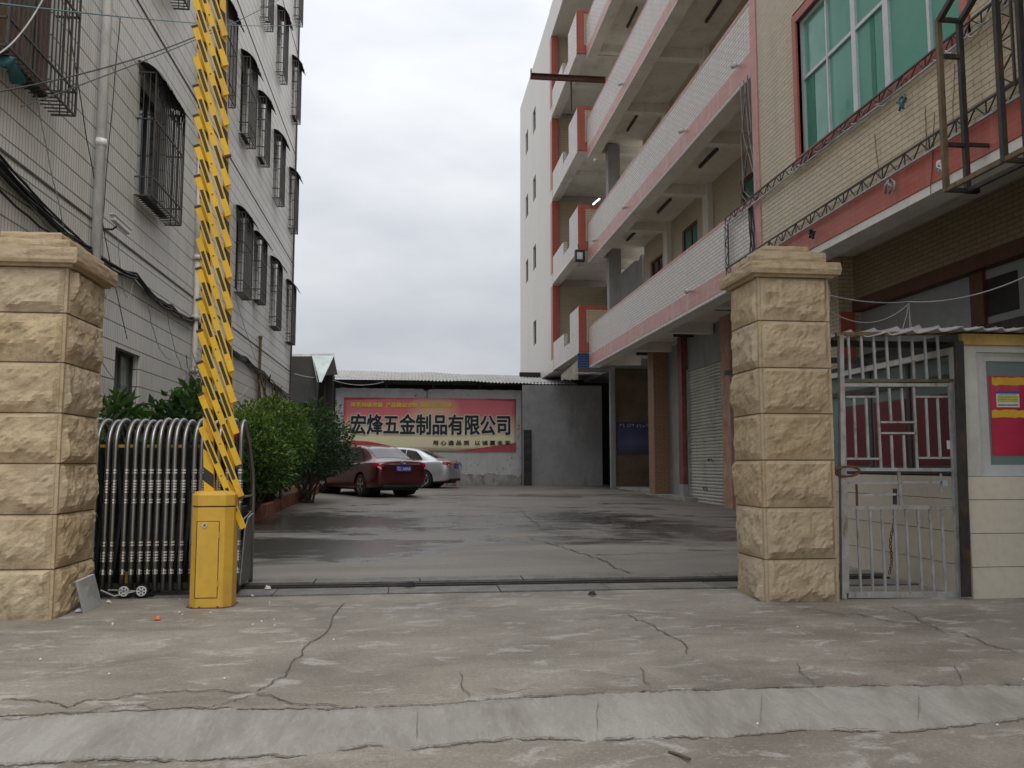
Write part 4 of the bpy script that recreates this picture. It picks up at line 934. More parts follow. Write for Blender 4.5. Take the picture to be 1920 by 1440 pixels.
def drape(us, top, bot, dd):
    n = 30; mb = MB(); vs = []
    for i in range(n + 1):
        t = i / n; u = us[0] + (us[1] - us[0]) * t
        for f in (bot(t), top(t)): vs.append((b0.x + BW * u, YBK - 0.05 - dd, b0.z + BH * f))
    mb.add(vs, [(2 * i, 2 * i + 2, 2 * i + 3, 2 * i + 1) for i in range(n)]); mb.build('drape_print', rdm, BN)
drape((0.0, 0.42), lambda t: 0.18 - 0.16 * t * t + 0.02 * math.sin(t * 6), lambda t: 0.002, 0.0)
drape((0.60, 1.0), lambda t: 0.005 + 0.165 * t ** 1.3, lambda t: 0.002, 0.0)
drape((0.0, 0.22), lambda t: 0.998, lambda t: 0.955 + 0.035 * t, 0.0)
drape((0.82, 1.0), lambda t: 0.998, lambda t: 0.985 - 0.04 * t, 0.0)

# far left shed roof
LS = thing('lean_to_shed', (-4, 32.5, 0.3), 'dark lean-to shed with a pale triangular roof sheet behind the shrubs', 'shed')
def quad(pts, t=0.03):
    mb = MB(); a = [Vector(p) for p in pts]; nrm = (a[1] - a[0]).cross(a[2] - a[0]).normalized() * t; n = len(a)
    mb.add(a + [p + nrm for p in a], [tuple(range(n)), tuple(range(2 * n - 1, n - 1, -1))] + [(i, (i + 1) % n, (i + 1) % n + n, i + n) for i in range(n)]); return mb
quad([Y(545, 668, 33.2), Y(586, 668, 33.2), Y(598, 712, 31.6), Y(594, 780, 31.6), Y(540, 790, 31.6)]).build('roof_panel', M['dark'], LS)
quad([Y(585, 667, 33.2), Y(626, 667, 33.2), Y(603, 716, 31.8), Y(595, 716, 31.8)]).build('roof_panel', M['roof_pale'], LS)
quad([Y(626, 667, 33.3), Y(633, 702, 33.0), Y(608, 704, 32.2)]).build('roof_panel', M['dark'], LS)
quad([Y(545, 664, 33.35), Y(627, 662.5, 33.35), Y(627, 668, 33.2), Y(545, 669, 33.2)]).build('ridge_cap', M['roof_sheet'], LS)
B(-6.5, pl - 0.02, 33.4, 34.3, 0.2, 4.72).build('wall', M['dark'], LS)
MB().tube(sag(Y(552, 701, 30.5), Y(603, 708, 33.0), 0.05), 0.02, 5).build('cable', M['cable_grey'], LS)
tag(MB().tube(sag(Y(608, 706, YBK - 0.9), Y(720, 716, YBK - 0.7), 0.22, 20), 0.014, 5).build('slack_cable', M['cable_grey']), 'pale slack cable drooping under the shed eave', 'cable')
B(Y(609, 740, 33).x - 0.03, Y(609, 740, 33).x + 0.03, 32.9, 32.96, 0.3, 4.6).build('post', M['dark_steel'], LS)

# ================================================================== STONE GATE PILLARS
def rockface(P, nrm, w, h, seed, relief=0.05, nu=20, nv=14, margin=(0.022, 0.022), bottom_chip=True):
    """P: lower corner, given axes; returns a displaced slab face with its rim. P(u,v,d)"""
    rg = random.Random(seed); mb = MB()
    planes = [(rg.uniform(-0.5, 0.5), rg.uniform(-0.55, 0.35), rg.uniform(0.75, 1.15)) for _ in range(4)]
    chip = [0.08 + 0.30 * rg.random() ** 1.5 for _ in range(6)]
    def dep(u, v):
        x, y = u * 2 - 1, v * 2 - 1
        e = min(u * w / margin[0], (1 - u) * w / margin[0], v * h / margin[1], (1 - v) * h / margin[1], 1.0)
        base = min(c + a * x + b * y for a, b, c in planes)
        d = max(0.15, min(1.0, base)) + 0.40 * noise.noise(Vector((u * w * 9 + seed, v * h * 9, seed * 0.37))) + 0.22 * noise.noise(Vector((u * w * 26, v * h * 26, seed)))
        d -= 0.55 * noise.voronoi(Vector((u * w * 6.5 + seed, v * h * 6.5, seed * 0.7)))[0][0]; d += 0.22
        if bottom_chip:
            uu = u * 5; ci = min(4, int(uu)); k = chip[ci] + (chip[ci + 1] - chip[ci]) * (uu - ci) + 0.10 * noise.noise(Vector((u * 7, seed, 0)))
            if v < k: d *= 0.12 + 0.70 * (v / k) ** 1.5
        return relief * max(0.0, d) * max(0.0, e) ** 0.45
    n = nu + 1
    vs = [P(i / nu, j / nv, dep(i / nu, j / nv)) for j in range(nv + 1) for i in range(n)]
    mb.add(vs, [(j * n + i, j * n + i + 1, (j + 1) * n + i + 1, (j + 1) * n + i) for j in range(nv) for i in range(nu)])
    return mb
def pillar(name, label, x0, x1, y0, y1, zs, capz, seed, relief=0.05):
    t = thing(name, ((x0 + x1) / 2, (y0 + y1) / 2, zs[0]), label, 'pillar')
    B(x0 + 0.012, x1 - 0.012, y0 + 0.012, y1 - 0.012, zs[0] - 0.15, zs[-1]).build('core', M['stone_joint'], t)
    cm = 0.028; k = seed
    for a, b in zip(zs, zs[1:]):
        a2, b2 = a + 0.006, b - 0.006
        for side in range(4):
            k += 1
            if side == 0: P = lambda u, v, d, a2=a2, b2=b2: (x0 + cm + (x1 - x0 - 2 * cm) * u, y0 - d, a2 + (b2 - a2) * v); w = x1 - x0
            if side == 1: P = lambda u, v, d, a2=a2, b2=b2: (x1 + d, y0 + cm + (y1 - y0 - 2 * cm) * u, a2 + (b2 - a2) * v); w = y1 - y0
            if side == 2: P = lambda u, v, d, a2=a2, b2=b2: (x1 - cm - (x1 - x0 - 2 * cm) * u, y1 + d, a2 + (b2 - a2) * v); w = x1 - x0
            if side == 3: P = lambda u, v, d, a2=a2, b2=b2: (x0 - d, y1 - cm - (y1 - y0 - 2 * cm) * u, a2 + (b2 - a2) * v); w = y1 - y0
            rockface(P, None, w, b - a, k, relief * random.uniform(0.75, 1.15)).build('stone_block', M['stone'], t)
        for cx, cy, sx, sy in ((x0, y0, 1, 1), (x1, y0, -1, 1), (x1, y1, -1, -1), (x0, y1, 1, -1)):
            B(min(cx, cx + sx * (cm - 0.002)), max(cx, cx + sx * (cm - 0.002)), min(cy, cy + sy * (cm - 0.002)), max(cy, cy + sy * (cm - 0.002)), a2, b2).build('corner_margin', M['stone'], t)
    z = zs[-1]
    def slab(o, za, zb, rel, sd):
        X0, X1, Y0, Y1 = x0 - o, x1 + o, y0 - o, y1 + o; mb = MB(); n = 26
        loop = [(X0 + (X1 - X0) * i / n, Y0, 0, -1) for i in range(n)] + [(X1, Y0 + (Y1 - Y0) * i / n, 1, 0) for i in range(n)] + [(X1 - (X1 - X0) * i / n, Y1, 0, 1) for i in range(n)] + [(X0, Y1 - (Y1 - Y0) * i / n, -1, 0) for i in range(n)]
        rows = []
        for j in range(6):
            v = j / 5; pr = [0.0, 0.8, 1.0, 0.9, 0.7, 0.1][j]
            rows.append([(px + nx * rel * pr * (0.6 + 0.8 * noise.noise(Vector((px * 7, py * 7, sd + v * 3)))), py + ny * rel * pr * (0.6 + 0.8 * noise.noise(Vector((px * 7, py * 7, sd + v * 3)))), za + (zb - za) * v + (0.006 * noise.noise(Vector((px * 11, py * 11, sd))) if j == 5 else 0)) for px, py, nx, ny in loop])
        N = len(loop); vs = [p for r in rows for p in r]
        fs = [(j * N + i, j * N + (i + 1) % N, (j + 1) * N + (i + 1) % N, (j + 1) * N + i) for j in range(5) for i in range(N)]
        fs += [tuple(range(N - 1, -1, -1)), tuple(5 * N + i for i in range(N))]
        return mb.add(vs, fs)
    c = capz
    B(x0 - 0.04, x1 + 0.04, y0 - 0.04, y1 + 0.04, z + 0.001, z + 0.024).build('cap_moulding', M['stone'], t)
    slab(0.082, z + 0.025, c[0], 0.014, seed + .1).build('cap_stone', M['stone'], t)
    slab(-0.012, c[0] + 0.001, c[1], 0.016, seed + .5).build('cap_stone', M['stone'], t)
    slab(-0.125, c[1] + 0.001, c[2], 0.012, seed + .9).build('cap_stone', M['stone'], t)
    return t
zR = [-0.03] + [Y(1500, v, 7.36).z for v in (1048.5, 951.8, 862.7, 775.5, 689.6, 602, 521)]
capR = [Y(1480, 489.5, 7.285).z, Y(1480, 471.5, 7.375).z, Y(1480, 461.5, 7.49).z]
xr0, xr1 = Y(1430, 900, 7.37).x, Y(1566, 900, 7.37).x
pillar('stone_pillar', 'sandstone gate pillar between the driveway and the steel side gate', xr0, xr1, 7.37, 8.02, zR, capR, 100, 0.05)
zL = [-0.03] + [Y(60, v, 7.2).z for v in (1068, 965, 869, 774, 679, 586, 500)]
capL = [Y(40, 460, 7.115).z, Y(40, 446, 7.205).z, Y(40, 434, 7.32).z]
xl1 = Y(112, 850, 7.2).x
pillar('stone_pillar', 'sandstone gate pillar cut by the left edge, with a grey sheet leaning on it', xl1 - 0.72, xl1, 7.2, 8.02, zL, capL, 300, 0.056)

# ================================================================== BOOM BARRIER
zb0 = g(-1.7, 7.6)
BAR = thing('boom_barrier', (-1.69, 7.75, zb0), 'yellow boom barrier with its slatted arm raised upright', 'barrier')
def octo(x0, x1, y0, y1, c): return [(x0 + c, y0), (x1 - c, y0), (x1, y0 + c), (x1, y1 - c), (x1 - c, y1), (x0 + c, y1), (x0, y1 - c), (x0, y0 + c)]
bx0, bx1, by0, by1 = -1.862, -1.512, 7.58, 7.90
zs1 = Y(390, 950, 7.6).z
cab = MB().prism(octo(bx0, bx1, by0, by1, 0.065), 2, zb0 - 0.02, zs1 - 0.006).build('cabinet', M['yellow_box'], BAR, bevel=0.006, fix=True)
MB().prism(octo(bx0 + 0.006, bx1 - 0.006, by0 + 0.006, by1 - 0.006, 0.065), 2, zs1 - 0.006, zs1 + 0.004).build('seam', M['rubber'], cab)
zc = Y(390, 921, 7.6).z
hd = MB(); A_ = octo(bx0 - 0.004, bx1 + 0.004, by0 - 0.004, by1 + 0.004, 0.065); C_ = octo(bx0 + 0.035, bx1 - 0.035, by0 + 0.035, by1 - 0.035, 0.05)
vs = [(*p, zs1 + 0.004) for p in A_] + [(*p, zc - 0.03) for p in A_] + [(*p, zc) for p in C_]
hd.add(vs, [(i + 8 * j, (i + 1) % 8 + 8 * j, (i + 1) % 8 + 8 * j + 8, i + 8 * j + 8) for j in (0, 1) for i in range(8)] + [tuple(range(16, 24)), tuple(range(7, -1, -1))])
hd.build('hood', M['yellow_box'], BAR, bevel=0.008, fix=True)
dz0, dz1 = Y(390, 1122, 7.58).z, Y(390, 977, 7.58).z; dx0, dx1 = bx0 + 0.055, bx1 - 0.105
dg_ = MB(); gthk = 0.005
for a, b, c, d in ((dx0, dx1, dz0, dz0 + gthk), (dx0, dx1, dz1 - gthk, dz1), (dx0, dx0 + gthk, dz0 + gthk, dz1 - gthk), (dx1 - gthk, dx1, dz0 + gthk, dz1 - gthk)): dg_.box(a, b, by0 - 0.0015, by0 + 0.004, c, d)
dg_.build('door_gap', M['rust'], cab)
for z in (dz0 + 0.12, dz1 - 0.12): MB().tube([(dx1 - 0.002, by0 - 0.006, z - 0.025), (dx1 - 0.002, by0 - 0.006, z + 0.025)], 0.006, 8).build('hinge', M['yellow_box'], cab)
MB().prism(octo(bx0 - 0.02, bx1 + 0.02, by0 - 0.02, by1 + 0.02, 0.065), 2, zb0 - 0.02, zb0 + 0.006).build('base_flange', M['rust'], cab)
for sx, sy in ((0.1, -0.012), (0.25, -0.012)): MB().tube([(bx0 + sx, by0 + sy, zb0 + 0.006), (bx0 + sx, by0 + sy, zb0 + 0.016)], 0.009, 6).build('anchor_bolt', M['rust'], cab)
B(dx0 + 0.007, dx1 - 0.007, by0 - 0.004, by0 + 0.01, dz0 + 0.007, dz1 - 0.007).build('door', M['yellow_box'], cab, bevel=0.002)
lk = Y(384, 985, by0 - 0.004)
MB().tube([(lk.x, by0 - 0.004, lk.z), (lk.x, by0 - 0.012, lk.z)], 0.021, 14).build('lock', M['chrome'], cab)
MB().tube([(lk.x, by0 - 0.0125, lk.z), (lk.x, by0 - 0.016, lk.z)], 0.009, 10).build('lock_cylinder', M['dark_steel'], cab)
# arm: two upright rails and the folded slats, leaning 2.8 degrees
lean = R(2.75); UP = Vector((-math.sin(lean), 0, math.cos(lean))); SD = Vector((math.cos(lean), 0, math.sin(lean))); A0 = Vector((-1.66, 7.78, zb0 + 0.75))
def AP(s, h, d=0.0): return A0 + SD * s + UP * h + Vector((0, d, 0))
for s, w, hb in ((-0.085, 0.085, 0.0), (0.105, 0.05, -0.28)):
    r_ = MB().bar(AP(s, hb), AP(s, 5.2), w, 0.04).build('rail', M['yellow_arm'], BAR)
    for i in range(17):
        h = 0.35 + 0.281 * i; mbk = MB(); q0 = AP(s, h, -0.0215); k = w * 0.5
        mbk.add([q0 + SD * -k + UP * 0.09, q0 + SD * -k + UP * -0.03, q0 + SD * k + UP * -0.10, q0 + SD * k + UP * 0.02], [(0, 1, 2, 3)]); mbk.build('black_stripe', M['black_tape'], r_)
rng = random.Random(4)
for i in range(2, 19):
    SV = Vector((0.385 - 0.085 * min(1, (i - 2) / 5), 0, -0.88)).normalized()
    h = 0.105 + 0.281 * i; a = AP(-0.135, h + 0.12 + 0.0, -0.047 + 0.004 * (i % 2)); L = 0.96
    b = a + SV * L
    if i in (0, 1): pass
    sl_ = MB().bar(a, b, 0.054, 0.018).build('slat', M['yellow_arm'], BAR, bevel=0.003)
    sd_ = SV.cross(Vector((0, 1, 0))).normalized()
    for f0, f1 in ((0.13, 0.36), (0.60, 0.83)):
        m0, m1 = a + SV * (L * f0), a + SV * (L * f1)
        MB().bar(m0 + Vector((0, -0.0102, 0)), m1 + Vector((0, -0.0102, 0)), 0.027, 0.002).build('black_stripe', M['black_tape'], sl_)
    rv = a + SV * (L * 0.48); MB().tube([rv + Vector((0, -0.009, 0)), rv + Vector((0, -0.014, 0))], 0.007, 8).build('rivet', M['rust'], sl_)
    if i % 6 != 2: MB().bar(a - SV * 0.022, a + SV * 0.004, 0.058, 0.024).build('end_cap', M['rubber'], sl_, bevel=0.004)
    if i in (14, 4, 3): MB().bar(b - SV * 0.003, b + SV * 0.022, 0.058, 0.024).build('end_cap', M['rubber'], sl_, bevel=0.004)
MB().tube([AP(-0.09, 0.05, -0.03), AP(-0.09, 0.05, 0.06)], 0.05, 14).build('pivot', M['dark_steel'], BAR)

# ================================================================== RETRACTABLE GATE
RG = thing('retractable_gate', (-2.3, 8.5, 0), 'folded stainless steel retractable gate with arched hoops', 'gate')
YF, YB_, ZT_ = 8.22, 8.72, 1.62
hx = [Y(p, 830, YF).x for p in (184, 202.5, 217, 240.6, 254.7, 270, 286, 300, 315.6, 329.7, 347, 365.6, 379.7, 397, 412, 430)]
hx = [hx[0] - 0.16, hx[0] - 0.08] + hx
def hoop_pts(x, yf, yb, zt, z0=0.06, lean=0.0):
    r = (yb - yf) / 2; pts = [(x, yf, z0), (x, yf, 0.6), (x, yf, zt - r - 0.02)]
    pts += [(x, yf + r - r * math.cos(a), zt - r + r * math.sin(a)) for a in [math.pi * i / 12 for i in range(13)]]
    pts += [(x, yb, zt - r - 0.02), (x, yb, 0.6), (x, yb, z0)]
    return pts
coll = [0.22, 0.245, 0.335, 0.36, 0.385, 0.41, 0.475, 0.50, 0.86, 0.885, 0.955, 0.98, 1.005, 1.03, 1.055, 1.13, 1.155]
rng = random.Random(9)
for i, x in enumerate(hx):
    dx = rng.uniform(-0.006, 0.006); zt = ZT_ + rng.uniform(-0.012, 0.012)
    h = MB().tube(hoop_pts(x + dx, YF, YB_, zt), 0.0235, 10).build('hoop', M['steel'], RG, smooth=True)
    cm_ = MB()
    for z in coll: cm_.tube([(x + dx, YF, z - 0.007), (x + dx, YF, z + 0.007)], 0.0275, 10)
    tag(cm_.build('collars', M['chrome'], h), kind='stuff')
for i, (a, b) in enumerate(zip(hx, hx[1:])):
    for yy in (YF + 0.06, (YF + YB_) / 2, YB_ - 0.06):
        MB().bar((a, yy, 0.18), (b, yy, 1.30), 0.03, 0.012).build('scissor_link', M['link'], RG)
        MB().bar((a, yy + 0.014, 1.30), (b, yy + 0.014, 0.18), 0.03, 0.012).build('scissor_link', M['link'], RG)
    MB().bar((a, YF + 0.045, 1.375), (b, YF + 0.045, 1.375), 0.028, 0.012).build('joint_tag', M['yellow_tag' if i % 3 else 'link'], RG)
    B(a + 0.012, b - 0.012, YF + 0.10, YF + 0.108, 0.72, 0.745).build('joint_tag', M['yellow_tag' if i % 4 == 1 else 'link'], RG)
for yy in (YF + 0.02, YB_ - 0.02): B(hx[0], hx[-1], yy, yy + 0.03, 0.07, 0.13).build('base_bar', M['link'], RG)
B(hx[0], hx[-1], (YF + YB_) / 2 + 0.03, (YF + YB_) / 2 + 0.05, 0.10, 1.42).build('inner_screen', M['link'], RG)
for px in (233, 266):
    w = Y(px, 1113, YF - 0.03); wz = 0.058 + g(w.x, w.y)
    wl = MB().tube([(w.x, YF - 0.045, wz), (w.x, YF - 0.005, wz)], 0.058, 20).build('wheel', M['link'], RG)
    wr = MB(); wr.tube([(w.x + 0.04 * math.cos(t * math.pi / 10), YF - 0.049, wz + 0.04 * math.sin(t * math.pi / 10)) for t in range(21)], 0.006, 5)
    for k in range(6): wr.bar((w.x, YF - 0.049, wz), (w.x + 0.038 * math.cos(k * math.pi / 3), YF - 0.049, wz + 0.038 * math.sin(k * math.pi / 3)), 0.012, 0.006)
    wr.build('wheel_spokes', M['white_paint'], wl)
for px in (205, 237): p = Y(px, 1085, YF + 0.05); B(p.x - 0.02, p.x + 0.02, YF + 0.05, YF + 0.06, p.z - 0.06, p.z + 0.06).build('warning_tag', M['yellow_tag'], RG)
# gate head
GHd = RG
xh = Y(447, 1000, YF).x; yb2 = 9.0
pts = [(xh, YF, 0.03), (xh, YF, 0.7), (xh, YF, 1.38)]
pts += [(xh, YF + 0.11 - 0.11 * math.cos(a), 1.40 + 0.21 * math.sin(a)) for a in [math.pi * i / 12 for i in range(1, 9)]] + [(xh, 8.62, 1.40), (xh, 8.85, 1.12), (xh, 8.9, 0.9), (xh, 8.9, 0.03)]
MB().tube(pts, 0.021, 10).build('frame_tube', M['steel'], GHd, smooth=True)
cm_ = MB()
for z in coll: cm_.tube([(xh, YF, z - 0.007), (xh, YF, z + 0.007)], 0.0275, 10)
tag(cm_.build('collars', M['chrome'], GHd), kind='stuff')
for z in (0.90, 0.75): MB().tube([(xh, YF, z - 0.1 * (z < 0.8)), (xh, 8.9, z)], 0.011, 8).build('cross_bar', M['steel'], GHd)
lattice = plain('woven_steel_sheet', (0.22, 0.22, 0.22), 0.4, 0.8, 0.3, 14, 0.5)
MB().prism([(YF + 0.06, 0.08), (8.86, 0.08), (8.86, 0.72), (8.7, 0.70), (8.5, 0.62)], 0, xh - 0.006, xh + 0.006).build('lower_panel', lattice, GHd)
MB().tube([(xh + 0.012, YF + 0.05, 0.07), (xh + 0.012, 8.45, 0.60), (xh + 0.012, 8.6, 0.69), (xh + 0.012, 8.86, 0.72)], 0.010, 6).build('panel_brace', M['steel'], GHd)
B(xh - 0.20, xh - 0.07, YF + 0.12, 8.8, 0.12, 0.76).build('drive_box', M['red_box'], GHd, bevel=0.01)
B(xh - 0.065, xh - 0.03, YF + 0.1, 8.82, 0.06, 0.80).build('drive_side', M['link'], GHd)
MB().tube([(xh - 0.12, 8.5, 1.45), (xh - 0.12, 8.5, 1.49), (xh - 0.12, 8.5, 1.56), (xh - 0.12, 8.5, 1.6)], 0.03, 12, rad=[0.035, 0.045, 0.045, 0.02]).build('warning_lamp', M['red_box'], GHd, smooth=True)
MB().tube([(xh - 0.12, 8.5, 0.75), (xh - 0.12, 8.5, 1.46)], 0.012, 6).build('lamp_post', M['link'], GHd)
MB().tube([(xh - 0.03, YF - 0.03, 0.075), (xh - 0.03, YF + 0.02, 0.075)], 0.06, 16).build('wheel', M['link'], GHd)

# leaning grey panel at the left pillar, with its wire
a, b, c, d = ground_at(155, 1150), ground_at(187, 1133), Y(173, 1076, 7.55), Y(141, 1090, 7.3)
pn = quad([a, b, c, d], 0.018).build('metal_sheet', M['plate_grey'], fix=True); tag(pn, 'pale grey metal sheet leaning against the foot of the left pillar', 'sheet')
tag(MB().tube([b + Vector((0, 0, 0.12)), b + Vector((0.1, 0.05, 0.06)), b + Vector((0.25, 0.12, 0.09)), Vector((hx[4], YF - 0.03, 0.08))], 0.007, 5).build('grey_wire', M['cable_grey']), 'grey wire trailing from the leaning sheet to the gate wheels', 'wire')

# ================================================================== STEEL SIDE GATE
YG = 7.46
SG = thing('side_gate', (4.45, YG, 0), 'grey rusty barred steel pedestrian gate beside the guard booth', 'gate')
GB = {'mat': M['rusty_steel']}
def gb(name, p0, p1, w=0.018, y=YG, t=0.018, mat=None):
    return MB().bar(Y(*p0, y), Y(*p1, y), w, t).build(name, M[mat] if mat else M['rusty_steel'], SG)
gb('frame_post', (1576, 629), (1581, 1122), 0.04, t=0.05); gb('frame_post', (1797, 640), (1812, 1119), 0.085, YG - 0.14, 0.03, 'dark_steel')
gb('frame_rail', (1567, 627), (1802, 624), 0.035, t=0.04, mat='brown_frame')
for x0_, x1_ in ((1590, 1594), (1614, 1618), (1637, 1642), (1661, 1666), (1685, 1690), (1709, 1714), (1733, 1738), (1757, 1762)): gb('bar', (x0_, 630), (x1_, 711), 0.021)
gb('transom', (1577, 713.5), (1786, 713.5), 0.026, t=0.04, mat='brown_frame'); gb('door_rail', (1580, 722), (1784, 722), 0.03, t=0.035)
gb('stile', (1579.5, 724), (1588, 1112), 0.03, YG - 0.004, 0.036); gb('stile', (1781.5, 724), (1798, 1112), 0.03, YG - 0.004, 0.036)
gb('bar', (1586, 744), (1644, 744)); gb('bar', (1716, 744), (1781, 744))
for p0, p1 in (((1644, 726), (1652, 878)), ((1713, 726), (1720, 878)), ((1667, 728), (1670.5, 789)), ((1690, 728), (1694, 789)), ((1671, 816), (1674, 878)), ((1694, 816), (1697, 878)),
               ((1601, 747), (1605, 858)), ((1623.5, 747), (1628, 858)), ((1736, 747), (1741, 858)), ((1757.5, 747), (1763, 858))): gb('bar', p0, p1, 0.019)
gb('bar', (1651, 791.5), (1715, 791.5)); gb('bar', (1652, 812), (1717, 812)); gb('bar', (1587, 860), (1650, 860)); gb('bar', (1720, 858.5), (1787, 858.5))
gb('door_rail', (1585, 880), (1789, 881), 0.03, t=0.035); gb('door_rail', (1588, 952), (1792, 951), 0.034, t=0.035)
gb('bar', (1685, 884), (1689, 949), 0.026); gb('bar', (1590, 905), (1683, 905), 0.02); gb('bar', (1690, 904), (1765, 904), 0.02); gb('bar', (1607, 928), (1680, 927), 0.02); gb('bar', (1606, 908), (1607, 949), 0.016, mat='rust')
gb('bolt_handle', (1764, 888), (1764, 922), 0.012); gb('lock_plate', (1678, 916), (1678, 946), 0.035, YG + 0.012, 0.012, 'dark'); 
ls = Y(1772, 906, YG - 0.03); B(ls.x - 0.025, ls.x + 0.025, YG - 0.034, YG - 0.03, ls.z - 0.025, ls.z + 0.025).build('sticker', plain('pale_blue_sticker', (0.35, 0.42, 0.55), 0.5), SG)
for x0_, x1_ in ((1607, 1614), (1631, 1636.5), (1653, 1660), (1677, 1683), (1698, 1705.5), (1720.6, 1729), (1743, 1751), (1765, 1773)): gb('bar', (x0_, 955), (x1_, 1109), 0.020, mat='rusty_steel')
gb('door_rail', (1589, 1115), (1802, 1115), 0.05, t=0.04)
lp_ = Y(1592, 884, YG - 0.05)
MB().tube([lp_ + Vector((0.12 * math.cos(a) - 0.02, -0.02 * math.sin(a), 0.045 * math.sin(a))) for a in [6.283 * i / 16 for i in range(17)]], 0.012, 6).build('chain_loop', M['rust'], SG)
ch = MB(); c0, c1 = Y(1676, 953, YG + 0.05), Y(1668, 1076, YG + 0.35); n = 20
for i in range(n):
    p = c0.lerp(c1, (i + 0.5) / n); p.x += 0.012 * math.sin(i * 0.5)
    s = (1, 0) if i % 2 else (0, 1)
    ch.tube([p + Vector((0.012 * math.cos(a) * s[0], 0.012 * math.cos(a) * s[1], 0.02 * math.sin(a))) for a in [6.283 * k / 8 for k in range(9)]], 0.0045, 4, cap=False)
tag(ch.build('hanging_chain', M['rust']), 'rusty chain hanging inside the steel side gate', 'chain')
st_ = Y(1779, 832, YG + 0.012); tag(B(st_.x - 0.02, st_.x + 0.03, YG + 0.01, YG + 0.013, st_.z - 0.05, st_.z + 0.03).build('paper_scrap', M['paper']), 'white paper scrap stuck on the side gate bars', 'paper')

# ================================================================== GUARD BOOTH
YO, XO, XE, YR = 7.34, 5.07, 7.25, 10.4
GBt = thing('guard_booth', ((XO + XE) / 2, 8.8, 0), 'small guard booth clad in cream tiles with yellow fascia', 'booth')
zsill = Y(1870, 893, YO).z; rows = [-0.03] + [Y(1870, v, YO).z for v in (1063, 1000, 937, 893)]
B(XO + 0.012, XE, YO + 0.012, YR, -0.1, zsill).build('base_wall', M['mortar'], GBt)
for j, (a, b) in enumerate(zip(rows, rows[1:])):
    x = XO
    while x < XE - 0.01:
        x2 = min(x + 0.72, XE); B(x + 0.001, x2 - 0.003, YO, YO + 0.011, a + 0.003, b - 0.003).build('wall_tile', M['booth_tile'], GBt); x = x2
    y = YO + 0.0
    while y < YR - 0.01:
        y2 = min(y + 0.62, YR); B(XO, XO + 0.011, y + 0.012 if y == YO else y + 0.002, y2 - 0.002, a + 0.003, b - 0.003).build('wall_tile', M['booth_tile'], GBt); y = y2
ztop = Y(1850, 648, YO).z; zf = Y(1850, 627, YO).z
B(XO + 0.004, Y(1836, 760, YO).x, YO + 0.008, YO + 0.2, zsill + 0.002, ztop).build('corner_pier', M['booth_plaster'], GBt)
B(XO + 0.004, XO + 0.18, YR - 0.2, YR, zsill + 0.002, ztop).build('corner_pier', M['booth_plaster'], GBt)
B(XO + 0.005, XE, YO + 0.009, YR, ztop - 0.06, ztop + 0.002).build('head_beam', M['booth_plaster'], GBt)
B(XO + 0.0, XE + 0.02, YO - 0.025, YO + 0.03, ztop + 0.004, zf).build('fascia', M['fascia'], GBt)
B(XO - 0.005, XE + 0.02, YO - 0.032, YO - 0.0255, (ztop + zf) / 2 - 0.006, (ztop + zf) / 2 + 0.006).build('fascia_groove', M['fascia'], GBt)
B(XO + 0.0, XE, YO + 0.03, YR + 0.05, ztop + 0.003, ztop + 0.05).build('ceiling', M['dark'], GBt)
B(XO + 0.3, XE, YR - 0.16, YR - 0.06, zsill, ztop - 0.07).build('rear_partition', M['plaster_grey'], GBt)
B(XE - 0.1, XE, YO + 0.2, YR, zsill, ztop - 0.065).build('rear_partition', M['plaster_grey'], GBt)
wx0 = Y(1836, 760, YO).x; wz0, wz1 = zsill + 0.004, Y(1870, 656, YO).z
wf = MB(); wf.box(wx0 + 0.004, XE - 0.11, YO + 0.05, YO + 0.11, wz0, wz0 + 0.05); wf.box(wx0 + 0.004, XE - 0.11, YO + 0.05, YO + 0.11, wz1 - 0.05, wz1)
for x in (wx0 + 0.005, wx0 + 0.75, wx0 + 1.45): wf.box(x, x + 0.085, YO + 0.045, YO + 0.112, wz0, wz1)
wf = wf.build('window', M['alu'], GBt)
sf = MB(); sx = wx0 + 0.09
sf.box(sx, sx + 0.66, YO + 0.06, YO + 0.1, wz0 + 0.05, wz0 + 0.10); sf.box(sx, sx + 0.66, YO + 0.06, YO + 0.1, wz1 - 0.10, wz1 - 0.05); sf.box(sx, sx + 0.04, YO + 0.06, YO + 0.101, wz0 + 0.10, wz1 - 0.10)
sf.build('sash', M['alu'], wf)
B(sx + 0.03, XE - 0.12, YO + 0.075, YO + 0.082, wz0 + 0.08, wz1 - 0.08).build('pane', M['glass_teal'], wf)
B(XO + 0.02, XE, YO + 0.012, YO + 0.16, zsill + 0.001, zsill + 0.012).build('window_sill', M['alu'], GBt)
# side window (seen through the gate bars)
sw = MB()
for y in (YO + 0.2, YO + 0.95, YO + 1.7, YR - 0.25): sw.box(XO + 0.05, XO + 0.10, y, y + 0.05, zsill + 0.01, ztop - 0.06)
sw.box(XO + 0.049, XO + 0.101, YO + 0.2, YR - 0.2, zsill + 0.01, zsill + 0.07); sw.box(XO + 0.049, XO + 0.101, YO + 0.2, YR - 0.2, ztop - 0.30, ztop - 0.24)
sw = sw.build('window', M['grille'], GBt)
B(XO + 0.07, XO + 0.078, YO + 0.21, YR - 0.21, zsill + 0.05, ztop - 0.07).build('pane', M['glass_teal'], sw)
def poster(name, lab, x0, x1, z0, z1, y, mat, par=None):
    o = B(x0, x1, y - 0.004, y, z0, z1).build(name, mat); tag(o, lab, 'poster'); return o
yp = YO + 0.073
p0, p1 = Y(1862, 872, yp), Y(1950, 706, yp)
poster('poster', 'faded red poster on the front window of the guard booth', p0.x, p1.x, p0.z + 0.09, p1.z, yp, M['poster_red'])
